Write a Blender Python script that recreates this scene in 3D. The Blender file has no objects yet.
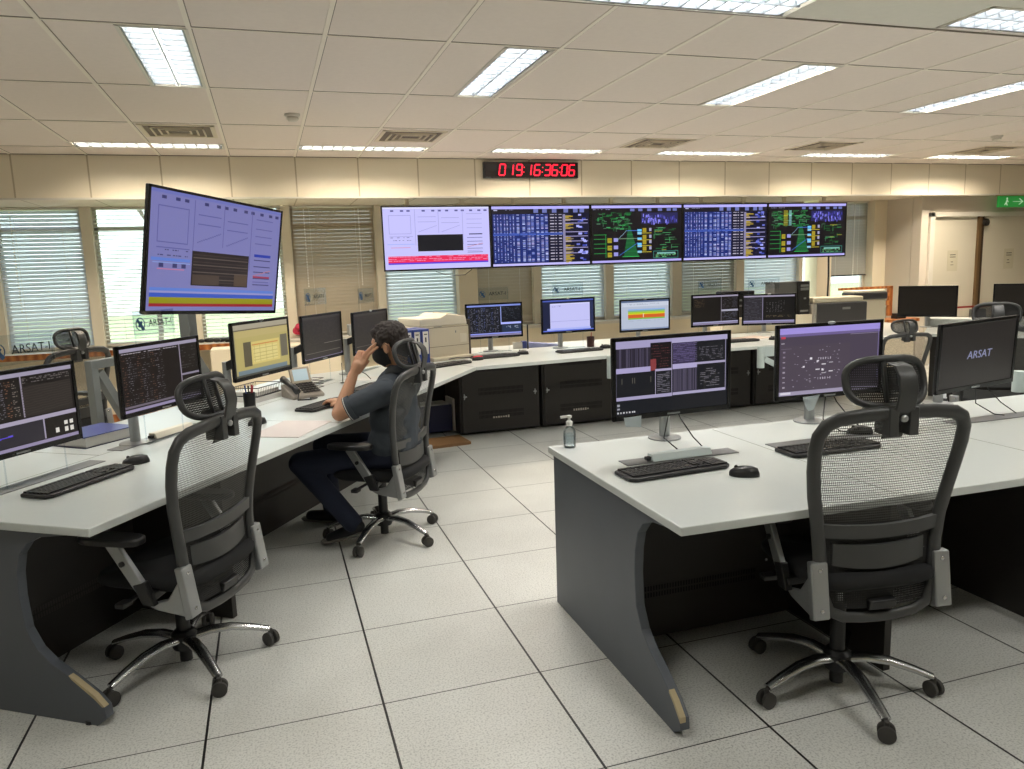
import bpy, math, random
import numpy as np
from mathutils import Vector, Matrix
random.seed(7)
PI = math.pi
SC = bpy.context.scene
COL = SC.collection

# ------------------------------------------------------------ camera
FPX, YAW, PITCH, ROLL, CAMH = 758.5, .306, -.1551, -.0332, 1.549
def cam_axes():
    cy, sy = math.cos(YAW), math.sin(YAW)
    F = Vector((sy*math.cos(PITCH), cy*math.cos(PITCH), math.sin(PITCH)))
    r = Vector((cy, -sy, 0)); u = r.cross(F)
    r2 = math.cos(ROLL)*r + math.sin(ROLL)*u
    u2 = -math.sin(ROLL)*r + math.cos(ROLL)*u
    return r2, u2, F
cr, cu, cf = cam_axes()
cam = bpy.data.objects.new('camera', bpy.data.cameras.new('camera')); COL.objects.link(cam)
cam.data.sensor_width = 36; cam.data.lens = FPX/1024*36
cam.data.clip_start = .05; cam.data.clip_end = 300
cam.matrix_world = Matrix(((cr.x, cu.x, -cf.x, 0), (cr.y, cu.y, -cf.y, 0), (cr.z, cu.z, -cf.z, CAMH), (0, 0, 0, 1)))
SC.camera = cam
# ------------------------------------------------------------ world, exposure
def lin(c):
    if isinstance(c, str):
        c = [int(c[i:i+2], 16)/255 for i in (0, 2, 4)]
    return tuple((v/12.92 if v <= .04045 else ((v+.055)/1.055)**2.4) for v in c)
W = bpy.data.worlds.new('sky'); SC.world = W; W.use_nodes = True
bg = W.node_tree.nodes['Background']
bg.inputs[0].default_value = (.80, .90, 1.0, 1); bg.inputs[1].default_value = 4.5
SC.view_settings.view_transform = 'Standard'; SC.view_settings.look = 'None'
SC.view_settings.exposure = 0.0; SC.view_settings.gamma = 1.0
SC.view_settings.use_curve_mapping = False
NEAR_W, BACK_W = 44.0, 80.0          # watts of each ceiling light
NEAR_C, BACK_C = (1, .965, .905), (1, .86, .68)

# ------------------------------------------------------------ materials
MATS = {}
def mat(name, color='808080', rough=.5, metal=0., spec=.5, noise=0, nscale=40, emit=0, trans=0, alpha=1, coat=0, bump=0, vary=0):
    if name in MATS: return MATS[name]
    m = bpy.data.materials.new(name); m.use_nodes = True; MATS[name] = m
    nt = m.node_tree; b = nt.nodes['Principled BSDF']
    c = lin(color)
    b.inputs['Base Color'].default_value = (*c, 1)
    b.inputs['Roughness'].default_value = rough
    b.inputs['Metallic'].default_value = metal
    b.inputs['Specular IOR Level'].default_value = spec
    if coat: b.inputs['Coat Weight'].default_value = coat
    if emit:
        b.inputs['Emission Color'].default_value = (*c, 1); b.inputs['Emission Strength'].default_value = emit
    if trans: b.inputs['Transmission Weight'].default_value = trans
    if alpha < 1: b.inputs['Alpha'].default_value = alpha
    if noise or bump:
        tc = nt.nodes.new('ShaderNodeTexCoord'); n = nt.nodes.new('ShaderNodeTexNoise')
        n.inputs['Scale'].default_value = nscale; n.inputs['Detail'].default_value = 4
        nt.links.new(tc.outputs['Object'], n.inputs['Vector'])
        if noise:
            mx = nt.nodes.new('ShaderNodeMix'); mx.data_type = 'RGBA'
            mx.inputs[6].default_value = (*[v*(1-noise) for v in c], 1)
            mx.inputs[7].default_value = (*[min(1, v*(1+noise)) for v in c], 1)
            nt.links.new(n.outputs['Fac'], mx.inputs[0]); nt.links.new(mx.outputs[2], b.inputs['Base Color'])
        if bump:
            bp = nt.nodes.new('ShaderNodeBump'); bp.inputs['Strength'].default_value = bump; bp.inputs['Distance'].default_value = .002
            nt.links.new(n.outputs['Fac'], bp.inputs['Height']); nt.links.new(bp.outputs[0], b.inputs['Normal'])
    return m

def nd(nt, t, **kw):
    n = nt.nodes.new(t)
    for k, v in kw.items(): setattr(n, k, v)
    return n
def mth(nt, op, a, b=None, c=None):
    n = nt.nodes.new('ShaderNodeMath'); n.operation = op
    for i, v in enumerate((a, b, c)):
        if v is None: continue
        if isinstance(v, (int, float)): n.inputs[i].default_value = v
        else: nt.links.new(v, n.inputs[i])
    return n.outputs[0]
def line_mask(nt, coord, off, period, width):
    """1 on a line of the given width around off + k*period"""
    a = mth(nt, 'SUBTRACT', coord, off - period/2)
    a = mth(nt, 'DIVIDE', a, period)
    a = mth(nt, 'FRACT', a)
    a = mth(nt, 'SUBTRACT', a, .5)
    a = mth(nt, 'ABSOLUTE', a)
    return mth(nt, 'LESS_THAN', a, width/period/2)

def floor_mat():
    m = mat('floor_tile', 'c3c5c2', .36); nt = m.node_tree; b = nt.nodes['Principled BSDF']
    g = nd(nt, 'ShaderNodeNewGeometry'); s = nd(nt, 'ShaderNodeSeparateXYZ'); nt.links.new(g.outputs['Position'], s.inputs[0])
    a = line_mask(nt, s.outputs[0], .2845, .6, .0085); c = line_mask(nt, s.outputs[1], 6.1684, .6, .005)
    k = mth(nt, 'MAXIMUM', a, c)
    n1 = nd(nt, 'ShaderNodeTexNoise'); n1.inputs['Scale'].default_value = 140; n1.inputs['Detail'].default_value = 3
    nt.links.new(g.outputs['Position'], n1.inputs['Vector'])
    n2 = nd(nt, 'ShaderNodeTexNoise'); n2.inputs['Scale'].default_value = 2.2; n2.inputs['Detail'].default_value = 5
    nt.links.new(g.outputs['Position'], n2.inputs['Vector'])
    r = nd(nt, 'ShaderNodeValToRGB'); nt.links.new(n1.outputs['Fac'], r.inputs[0])
    r.color_ramp.elements[0].position = .30; r.color_ramp.elements[0].color = (*lin('a5a6a3'), 1)
    r.color_ramp.elements[1].position = .52; r.color_ramp.elements[1].color = (*lin('d2d3ce'), 1)
    mx = nd(nt, 'ShaderNodeMix', data_type='RGBA', blend_type='MULTIPLY'); mx.inputs[0].default_value = .35
    nt.links.new(r.outputs[0], mx.inputs[6])
    r2 = nd(nt, 'ShaderNodeValToRGB'); nt.links.new(n2.outputs['Fac'], r2.inputs[0])
    r2.color_ramp.elements[0].position = .3; r2.color_ramp.elements[0].color = (.70, .69, .67, 1)
    r2.color_ramp.elements[1].position = .6; r2.color_ramp.elements[1].color = (1, 1, 1, 1)
    nt.links.new(r2.outputs[0], mx.inputs[7])
    m2 = nd(nt, 'ShaderNodeMix', data_type='RGBA'); nt.links.new(k, m2.inputs[0]); nt.links.new(mx.outputs[2], m2.inputs[6])
    m2.inputs[7].default_value = (.008, .008, .008, 1); nt.links.new(m2.outputs[2], b.inputs['Base Color'])
    return m
def mesh_fabric(name, color, period, hole):
    """woven mesh with real see-through holes"""
    m = mat(name, color, .7); nt = m.node_tree; b = nt.nodes['Principled BSDF']
    tc = nd(nt, 'ShaderNodeTexCoord'); s = nd(nt, 'ShaderNodeSeparateXYZ'); nt.links.new(tc.outputs['Object'], s.inputs[0])
    def cell(c, p):
        a = mth(nt, 'DIVIDE', c, p); a = mth(nt, 'FRACT', a); a = mth(nt, 'SUBTRACT', a, .5); return mth(nt, 'ABSOLUTE', a)
    a = cell(s.outputs[0], period); c = cell(s.outputs[2], period*1.25)
    h = mth(nt, 'MULTIPLY', mth(nt, 'LESS_THAN', a, hole/2), mth(nt, 'LESS_THAN', c, hole/2))
    nt.links.new(mth(nt, 'SUBTRACT', 1, h), b.inputs['Alpha'])
    return m
def panel_lines(name, color, rough, axis, off, period, width, linecol):
    m = mat(name, color, rough); nt = m.node_tree; b = nt.nodes['Principled BSDF']
    g = nd(nt, 'ShaderNodeNewGeometry'); s = nd(nt, 'ShaderNodeSeparateXYZ'); nt.links.new(g.outputs['Position'], s.inputs[0])
    k = line_mask(nt, s.outputs[axis], off, period, width)
    m2 = nd(nt, 'ShaderNodeMix', data_type='RGBA'); nt.links.new(k, m2.inputs[0])
    m2.inputs[6].default_value = (*lin(color), 1); m2.inputs[7].default_value = (*lin(linecol), 1)
    nt.links.new(m2.outputs[2], b.inputs['Base Color']); return m
def wood_mat():
    m = mat('orange_wood', 'a8642e', .45); nt = m.node_tree; b = nt.nodes['Principled BSDF']
    tc = nd(nt, 'ShaderNodeTexCoord'); w = nd(nt, 'ShaderNodeTexWave'); w.inputs['Scale'].default_value = 4; w.inputs['Distortion'].default_value = 6
    nt.links.new(tc.outputs['Object'], w.inputs['Vector'])
    r = nd(nt, 'ShaderNodeValToRGB'); nt.links.new(w.outputs['Fac'], r.inputs[0])
    r.color_ramp.elements[0].color = (*lin('8e4d20'), 1); r.color_ramp.elements[1].color = (*lin('bd7a40'), 1)
    nt.links.new(r.outputs[0], b.inputs['Base Color']); return m
def glass_mat(name, tint=(1, 1, 1), gloss=.06):
    m = bpy.data.materials.new(name); m.use_nodes = True; nt = m.node_tree; nt.nodes.clear(); MATS[name] = m
    o = nd(nt, 'ShaderNodeOutputMaterial'); t = nd(nt, 'ShaderNodeBsdfTransparent'); t.inputs[0].default_value = (*tint, 1)
    g = nd(nt, 'ShaderNodeBsdfGlossy'); g.inputs['Roughness'].default_value = .02
    f = nd(nt, 'ShaderNodeFresnel'); f.inputs[0].default_value = 1.45
    mx = nd(nt, 'ShaderNodeMixShader'); nt.links.new(mth(nt, 'MULTIPLY', f.outputs[0], gloss*14), mx.inputs[0])
    nt.links.new(t.outputs[0], mx.inputs[1]); nt.links.new(g.outputs[0], mx.inputs[2]); nt.links.new(mx.outputs[0], o.inputs[0])
    return m
def slat_mat(name, col, tr):
    m = bpy.data.materials.new(name); m.use_nodes = True; nt = m.node_tree; nt.nodes.clear(); MATS[name] = m
    o = nd(nt, 'ShaderNodeOutputMaterial'); d = nd(nt, 'ShaderNodeBsdfDiffuse'); t = nd(nt, 'ShaderNodeBsdfTranslucent')
    d.inputs[0].default_value = (*lin(col), 1); t.inputs[0].default_value = (*lin(col), 1)
    mx = nd(nt, 'ShaderNodeMixShader'); mx.inputs[0].default_value = tr
    nt.links.new(d.outputs[0], mx.inputs[1]); nt.links.new(t.outputs[0], mx.inputs[2]); nt.links.new(mx.outputs[0], o.inputs[0])
    return m
def screen_mat():
    m = mat('lit_screen', '050505', .28); nt = m.node_tree; b = nt.nodes['Principled BSDF']
    a = nd(nt, 'ShaderNodeAttribute'); a.attribute_name = 'Col'
    nt.links.new(a.outputs['Color'], b.inputs['Emission Color']); b.inputs['Emission Strength'].default_value = 1.0
    b.inputs['Specular IOR Level'].default_value = .35
    return m
M_FLOOR = floor_mat()
M_WALL = mat('cream_wall', 'e6dcc4', .8, noise=.03, nscale=3)
M_WALLR = mat('right_wall_paint', 'cfc6b8', .8, noise=.03, nscale=3)
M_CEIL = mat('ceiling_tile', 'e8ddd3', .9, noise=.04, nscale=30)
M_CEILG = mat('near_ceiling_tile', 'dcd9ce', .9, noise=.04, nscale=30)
M_GRID = mat('ceiling_grid_bar', 'f0e8da', .6)
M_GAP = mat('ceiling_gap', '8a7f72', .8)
M_BEAM = panel_lines('beam_panel', 'ece2cc', .6, 0, .359, .607, .014, 'c0b296')
M_WHITE = mat('white_trim', 'd9d4c8', .5)
M_MULL = mat('cream_mullion', 'e8e0cc', .5)
M_WOOD = wood_mat()
M_DOOR = mat('door_paint', 'd2ccba', .55, noise=.02, nscale=5)
M_GLASS = glass_mat('window_glass'); M_ACR = glass_mat('clear_acrylic', (.90, .93, .95), .02)
M_SLAT = {'open': slat_mat('open_blind_slat', 'e6eae6', .35), 'blue': slat_mat('pale_blind_slat', 'd6dce6', .30),
          'dark': slat_mat('taupe_blind_slat', 'b0a28f', .12), 'grey': slat_mat('grey_blind_slat', 'a6a39b', .14)}
M_TOP = mat('worktop_laminate', 'c9cecb', .28, noise=.02, nscale=60)
M_EDGE = mat('worktop_edge', 'bfc4c0', .4)
M_PANEL = mat('charcoal_panel', '545960', .45, noise=.06, nscale=8)
M_CAB = mat('black_cabinet', '2b2724', .5, noise=.08, nscale=12)
M_VENT = mat('vent_slot', '0d0c0c', .8)
M_CHIP = mat('chipped_edge', 'b8a988', .9)
M_BLACK = mat('black_plastic', '1b1b1c', .4)
M_BEZEL = mat('black_bezel', '141416', .25)
M_DARKG = mat('chair_frame_plastic', '3d3e3e', .42, bump=.15, nscale=300)
M_SEAT = mat('black_seat_fabric', '17181a', .9, bump=.3, nscale=400)
M_MESH = mesh_fabric('chair_mesh', '5c5c59', .0068, .76)
M_MESHD = mesh_fabric('dense_chair_mesh', '1d1d1d', .006, .38)
M_CHROME = mat('polished_aluminium', 'c9cacb', .26, 1)
M_SILVER = mat('brushed_silver', 'a3a6a7', .38, .75)
M_CASTER = mat('caster_rubber', '3c3a37', .6)
M_KEYS = mat('keycap', '242426', .45)
M_GREYM = mat('grey_metal', '8b8e8c', .4, .4)
M_STEEL = mat('painted_grey_steel', '7d8180', .45, .2)
M_PAPER = mat('paper', 'd8d6d0', .8, noise=.02, nscale=20)
M_BLUEB = mat('blue_binder', '3b4687', .35, noise=.06, nscale=10)
M_NAVY = mat('navy_binder_edge', '1c2148', .5)
M_PRN = mat('printer_cream', 'cfc6b0', .45); M_PRNL = mat('printer_light', 'ddd6c4', .45); M_PRND = mat('printer_dark', '3c3b3d', .4)
M_TUBE = mat('fluorescent_tube', 'fff6e6', .5, emit=4)
M_REFL = mat('light_reflector', '7c838a', .35, .5)
M_SCREEN = screen_mat()
M_OFF = mat('unlit_screen', '1f1b18', .3)
M_RED = mat('red_plastic', 'b01f2a', .4)

# ------------------------------------------------------------ mesh builder
class MB:
    def __init__(s): s.v = []; s.f = []; s.M = Matrix.Identity(4)
    def add(s, vs, fs):
        n = len(s.v); s.v += [tuple(s.M @ Vector(v)) for v in vs]; s.f += [tuple(i+n for i in f) for f in fs]; return s
    def box(s, x0, x1, y0, y1, z0, z1):
        x0, x1 = sorted((x0, x1)); y0, y1 = sorted((y0, y1)); z0, z1 = sorted((z0, z1))
        return s.add([(x0,y0,z0),(x1,y0,z0),(x1,y1,z0),(x0,y1,z0),(x0,y0,z1),(x1,y0,z1),(x1,y1,z1),(x0,y1,z1)],
                     [(0,3,2,1),(4,5,6,7),(0,1,5,4),(1,2,6,5),(2,3,7,6),(3,0,4,7)])
    def bar(s, a, b, w, h, up=(0, 0, 1)):
        a, b = Vector(a), Vector(b); d = (b-a).normalized(); up = Vector(up)
        if abs(d.dot(up)) > .98: up = Vector((0, 1, 0))
        sx = d.cross(up).normalized()*w/2; sz = sx.cross(d).normalized()*h/2
        vs = [p + i*sx + j*sz for p in (a, b) for i, j in ((-1,-1),(1,-1),(1,1),(-1,1))]
        return s.add(vs, [(0,1,2,3),(7,6,5,4),(0,4,5,1),(1,5,6,2),(2,6,7,3),(3,7,4,0)])
    def tube(s, pts, r, n=10, cap=True, closed=False, flat=1.0, up0=None):
        """swept tube; r number or list; flat squashes along the frame's second axis"""
        P = [Vector(p) for p in pts]; m = len(P); R = r if isinstance(r, (list, tuple)) else [r]*m
        vs = []; fs = []; u = None
        for i in range(m):
            if closed: t = (P[(i+1) % m]-P[i-1]).normalized()
            else: t = (P[min(i+1, m-1)]-P[max(i-1, 0)]).normalized()
            if u is None:
                u = Vector(up0) if up0 else (Vector((0,0,1)) if abs(t.z) < .9 else Vector((1,0,0)))
            u = (u - t*u.dot(t)).normalized(); w = t.cross(u)
            for k in range(n):
                a = 2*PI*k/n; vs.append(P[i] + R[i]*(math.cos(a)*w + math.sin(a)*u*flat))
        rng = m if closed else m-1
        for i in range(rng):
            j = (i+1) % m
            for k in range(n):
                l = (k+1) % n; fs.append((i*n+k, i*n+l, j*n+l, j*n+k))
        if cap and not closed: fs += [tuple(range(n))[::-1], tuple((m-1)*n+k for k in range(n))]
        return s.add(vs, fs)
    def cyl(s, a, b, r, r2=None, n=20): return s.tube([a, b], [r, r if r2 is None else r2], n)
    def lathe(s, prof, c=(0, 0, 0), n=24):
        vs = []; fs = []
        for (r, z) in prof:
            for k in range(n): a = 2*PI*k/n; vs.append((c[0]+r*math.cos(a), c[1]+r*math.sin(a), c[2]+z))
        for i in range(len(prof)-1):
            for k in range(n): l = (k+1) % n; fs.append((i*n+k, i*n+l, (i+1)*n+l, (i+1)*n+k))
        fs += [tuple(range(n))[::-1], tuple((len(prof)-1)*n+k for k in range(n))]
        return s.add(vs, fs)
    def ell(s, c, r, n=20, m=12, rot=None):
        vs = [(0, 0, -1)]; fs = []
        for i in range(1, m):
            p = -PI/2+PI*i/m
            for k in range(n): a = 2*PI*k/n; vs.append((math.cos(p)*math.cos(a), math.cos(p)*math.sin(a), math.sin(p)))
        vs.append((0, 0, 1))
        for k in range(n):
            l = (k+1) % n; fs.append((0, 1+l, 1+k)); fs.append((len(vs)-1, 1+(m-2)*n+k, 1+(m-2)*n+l))
        for i in range(m-2):
            for k in range(n): l = (k+1) % n; fs.append((1+i*n+k, 1+i*n+l, 1+(i+1)*n+l, 1+(i+1)*n+k))
        R = rot if rot else Matrix.Identity(3); c = Vector(c)
        return s.add([c + R @ Vector((v[0]*r[0], v[1]*r[1], v[2]*r[2])) for v in vs], fs)
    def cap(s, a, b, ra, rb, n=16):
        """tapered capsule"""
        a, b = Vector(a), Vector(b); d = (b-a).normalized(); L = (b-a).length
        pts = []; rs = []
        for i in range(6): t = -PI/2 + PI/2*(i+.35)/6; pts.append(a + d*ra*math.sin(t)); rs.append(ra*math.cos(t))
        for i in range(5): t = i/4; pts.append(a + d*L*t); rs.append(ra+(rb-ra)*t)
        for i in range(6): t = PI/2*(i+.65)/6; pts.append(b + d*rb*math.sin(t)); rs.append(rb*math.cos(t))
        return s.tube(pts, rs, n)
    def prism(s, poly, lo, hi, axis='z'):
        """poly 2D extruded along axis"""
        def P(p, h): return {'z': (p[0], p[1], h), 'x': (h, p[0], p[1]), 'y': (p[0], h, p[1])}[axis]
        n = len(poly)
        A = sum(poly[i][0]*poly[(i+1) % n][1]-poly[(i+1) % n][0]*poly[i][1] for i in range(n))
        if (A < 0) != (axis == 'y'): poly = poly[::-1]
        vs = [P(p, lo) for p in poly]+[P(p, hi) for p in poly]
        return s.add(vs, [tuple(range(n))[::-1], tuple(range(n, 2*n))]+[(i, (i+1) % n, n+(i+1) % n, n+i) for i in range(n)])
    def build(s, name, m, parent=None, smooth=False, bevel=0, seg=2, loc=None, rotz=0, kind=None):
        me = bpy.data.meshes.new(name); me.from_pydata(s.v, [], s.f); me.materials.append(m); me.validate(); me.update()
        o = bpy.data.objects.new(name, me); COL.objects.link(o)
        if smooth is True: me.shade_smooth()
        elif smooth: me.set_sharp_from_angle(angle=math.radians(smooth))
        if smooth and smooth is not True:
            for p in me.polygons: p.use_smooth = True
        if parent: o.parent = parent
        if loc: o.location = loc
        o.rotation_euler.z = rotz
        if bevel:
            b = o.modifiers.new('bevel', 'BEVEL'); b.width = bevel; b.segments = seg; b.limit_method = 'ANGLE'; b.angle_limit = math.radians(40)
        if kind: o['kind'] = kind
        return o
def tag(o, label, cat, group=None, kind=None):
    o['label'] = label; o['category'] = cat
    if group: o['group'] = group
    if kind: o['kind'] = kind
    return o
def thing(name, label, cat, loc=(0, 0, 0), rotz=0, group=None):
    o = bpy.data.objects.new(name, None); COL.objects.link(o); o.empty_display_size = .1
    o.location = loc; o.rotation_euler.z = rotz; return tag(o, label, cat, group)
KIDS = {}
def dup(root, loc, rotz, label, group=None, scale=None):
    def cp(o, par):
        c = o.copy(); COL.objects.link(c)
        if par: c.parent = par
        for ch in [q for q in bpy.data.objects if q.parent == o]: cp(ch, c)
        return c
    r = cp(root, None); r.location = loc; r.rotation_euler.z = rotz; r['label'] = label
    if group: r['group'] = group
    if scale: r.scale = scale
    return r
def text_mesh(name, txt, size, m, parent, M, extrude=.0006, align='CENTER', shear=0):
    cu_ = bpy.data.curves.new(name, 'FONT'); cu_.body = txt; cu_.size = size; cu_.extrude = extrude; cu_.align_x = align; cu_.align_y = 'CENTER'; cu_.shear = shear
    cu_.resolution_u = 3
    t = bpy.data.objects.new(name+'_tmp', cu_); COL.objects.link(t)
    bpy.context.view_layer.update()
    dg = bpy.context.evaluated_depsgraph_get(); me = bpy.data.meshes.new_from_object(t.evaluated_get(dg))
    bpy.data.objects.remove(t); bpy.data.curves.remove(cu_)
    me.name = name; me.transform(M); me.materials.clear(); me.materials.append(m)
    o = bpy.data.objects.new(name, me); COL.objects.link(o); o.parent = parent; return o
FRONT = Matrix.Rotation(PI/2, 4, 'X')     # text lying in xy -> standing in xz, readable from -y

# ------------------------------------------------------------ screen pictures drawn cell by cell
class Cv:
    def __init__(s, w, h, bg): s.w, s.h = w, h; s.a = np.zeros((h, w, 3)); s.a[:] = s.c(bg)
    def c(s, col): return np.array([int(col[i:i+2], 16)/255 for i in (0, 2, 4)]) if isinstance(col, str) else np.array(col)
    def R(s, x0, y0, x1, y1, col):
        """fractions of width and height, y from the top"""
        X0, X1 = sorted((int(round(x0*s.w)), int(round(x1*s.w)))); Y0, Y1 = sorted((int(round(y0*s.h)), int(round(y1*s.h))))
        s.a[max(Y0, 0):max(Y1, Y0+1), max(X0, 0):max(X1, X0+1)] = s.c(col); return s
    def L(s, x0, y0, x1, y1, col, t=1):
        n = int(max(abs(x1-x0)*s.w, abs(y1-y0)*s.h))+1
        for i in range(n+1):
            f = i/n; x = int((x0+(x1-x0)*f)*s.w); y = int((y0+(y1-y0)*f)*s.h)
            s.a[max(y, 0):min(y+t, s.h), max(x, 0):min(x+t, s.w)] = s.c(col)
        return s
    def F(s, x0, y0, x1, y1, col):
        s.L(x0, y0, x1, y0, col); s.L(x0, y1, x1, y1, col); s.L(x0, y0, x0, y1, col); return s.L(x1, y0, x1, y1, col)
    def T(s, x0, y0, x1, y1, col, rows, fill=.5, wl=5, rng=None):
        """rows of text-like dashes"""
        rng = rng or random
        for k in range(rows):
            y = int((y0+(y1-y0)*(k+.3)/rows)*s.h); x = int(x0*s.w); xe = int(x1*s.w)
            while x < xe:
                l = rng.randint(1, wl)
                if rng.random() < fill: s.a[min(y, s.h-1), x:min(x+l, xe)] = s.c(col)
                x += l+1
        return s
def screen_obj(cv, w, h, M, parent, name='screen', gain=1.0):
    a = cv.a; H, Wd = a.shape[:2]
    q = np.round(a*31).astype(int); key = q[..., 0]*1024+q[..., 1]*32+q[..., 2]
    used = np.zeros((H, Wd), bool); vs = []; fs = []; cols = []
    for y in range(H):
        x = 0
        while x < Wd:
            if used[y, x]: x += 1; continue
            k = key[y, x]; x1 = x+1
            while x1 < Wd and key[y, x1] == k and not used[y, x1]: x1 += 1
            y1 = y+1
            while y1 < H and (key[y1, x:x1] == k).all() and not used[y1, x:x1].any(): y1 += 1
            used[y:y1, x:x1] = True
            n = len(vs); X0, X1 = (x/Wd-.5)*w, (x1/Wd-.5)*w; Z0, Z1 = (.5-y1/H)*h, (.5-y/H)*h
            vs += [M @ Vector((X0, 0, Z0)), M @ Vector((X1, 0, Z0)), M @ Vector((X1, 0, Z1)), M @ Vector((X0, 0, Z1))]
            fs.append((n, n+1, n+2, n+3)); cols.append([v*gain for v in lin(a[y, x])]+[1]); x = x1
    me = bpy.data.meshes.new(name); me.from_pydata([tuple(v) for v in vs], [], fs)
    at = me.color_attributes.new('Col', 'FLOAT_COLOR', 'CORNER')
    at.data.foreach_set('color', np.repeat(np.array(cols), 4, axis=0).ravel())
    me.materials.append(M_SCREEN); o = bpy.data.objects.new(name, me); COL.objects.link(o); o.parent = parent; return o

def pic_dash(dark=False):
    g = Cv(200, 112, 'c9c6ff' if not dark else '8f8fd0'); rg = random.Random(3)
    ln = 'a5a3dd' if not dark else '6d6db4'; ink = '5a5a9a' if not dark else '45457e'
    g.R(0, 0, 1, .03, 'dcdcff' if not dark else '7f86d6')
    for x in (.07, .16, .22, .36, .45, .51, .58, .67, .73, .81, .89, .95): g.R(x, .045, x+.03, .075, ink)
    for x in (.29, .51, .74): g.R(x, .04, x+.004, .42 if x == .51 else .62, ln)
    g.R(.05, .125, .25, .13, 'd487c0'); g.F(.05, .13, .25, .42, ln); g.R(.05, .46, .27, .465, ln)
    g.T(.06, .47, .26, .56, ink, 2, .5); g.R(.06, .64, .24, .645, 'd98bb4'); g.R(.03, .585, .28, .59, '9ab0f4')
    for y in (.15, .23): g.R(.32, y, .49, y+.008, ln); g.R(.54, y+.02, .71, y+.028, ln)
    g.L(.32, .4, .49, .30, ln); g.L(.54, .4, .71, .30, ln)
    for y in (.11, .2, .27, .34, .50, .56, .62, .68, .74): g.R(.78, y, .93, y+.007, ln if y < .5 else ink)
    g.L(.78, .66, .93, .60, 'c98aa0'); g.L(.78, .72, .92, .72, ln)
    if dark:
        g.R(.29, .47, .735, .78, '2a2226')
        for k in range(9): g.R(.30, .50+k*.03, .73, .505+k*.03, '6a5d58' if k % 2 else '46393a')
        g.R(.62, .66, .73, .77, '5c4a3e'); g.R(.30, .68, .5, .77, '54463f')
        g.R(.78, .45, .93, .47, '2c44c0'); g.R(.78, .66, .93, .675, 'b04468')
        g.R(.02, .80, .98, .83, '6f93f0'); g.R(.02, .83, .98, .85, 'a8a8e8'); g.R(.02, .85, .98, .885, '4566d8')
        g.R(.02, .885, .98, .935, 'a8a51e'); g.R(.02, .935, .98, .96, 'b02c38')
        g.R(.02, .55, .28, .58, '6f93f0')
        for x in (.07, .16, .22): g.R(x, .60, x+.03, .63, ink)
    else:
        g.R(.31, .45, .74, .71, '1b1b22'); g.R(.80, .44, .93, .455, '3b3b66')
        g.R(.03, .79, .98, .89, 'ee2a5c')
        for k in range(3): g.T(.03, .795+k*.03, .98, .82+k*.03, 'f4a0c8', 1, .7, 8, rg)
        g.R(.03, .895, .98, .92, '5a40d8')
    return g
def pic_table(rgseed):
    rg = random.Random(rgseed); g = Cv(190, 107, '14142e')
    g.R(0, 0, 1, .045, 'b9b4ff'); g.R(0, .96, 1, 1, 'c4bfff'); g.R(0, .045, 1, .12, '1c1a26')
    g.R(.02, .06, .06, .075, 'b8b8d8'); g.T(.08, .055, .22, .085, '9a9ac0', 1, .8)
    for x in (.42, .51, .61, .73, .83, .90): g.R(x, .05, x+.05, .11, '6f78b8')
    cw = [.025, .055, .09, .125, .155, .185, .215, .25, .31, .36, .40, .45, .50, .54]
    g.R(.01, .13, .57, .955, '1d2d72')
    for r in range(32):
        y = .14+.81*r/32
        for c, x in enumerate(cw):
            wd = .012 if c < 7 else .028
            if rg.random() < .88: g.R(x-.005, y, x-.005+wd, y+.012, ('9aa6ea', '7f8ee0', 'c3ccff', 'b0a8e0')[rg.randint(0, 3)])
        if r % 2 == 0:
            for x, wd in ((.59, .04), (.64, .02), (.68, .03)): g.R(x, y, x+wd, y+.012, 'c9c2d8')
    for y in (.45, .47): g.R(.01, y, .72, y+.012, '4a66c8')
    g.R(.72, .14, .75, .955, '8b86a8')
    for y0 in (.16, .30, .52, .66, .78, .88):
        for i in range(8):
            l = rg.uniform(.02, .09); g.R(.75, y0+i*.012, .75+l, y0+i*.012+.011, 'b39a2c' if i % 3 else '8a7d6c')
    for y in (.23, .29, .44, .51, .60, .71, .80): g.R(.75, y, .985, y+.012, 'b7b0e8')
    for k in range(26):
        x = rg.uniform(.86, .95); y = rg.uniform(.13, .92); g.R(x, y, x+.035, y+.03, rg.choice(('6f78d8', 'aeb2ff', '3c49a8')))
    for x in (.15, .265, .35, .43): g.R(x+.01, .13, x+.014, .955, '16235c')
    return g
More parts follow.
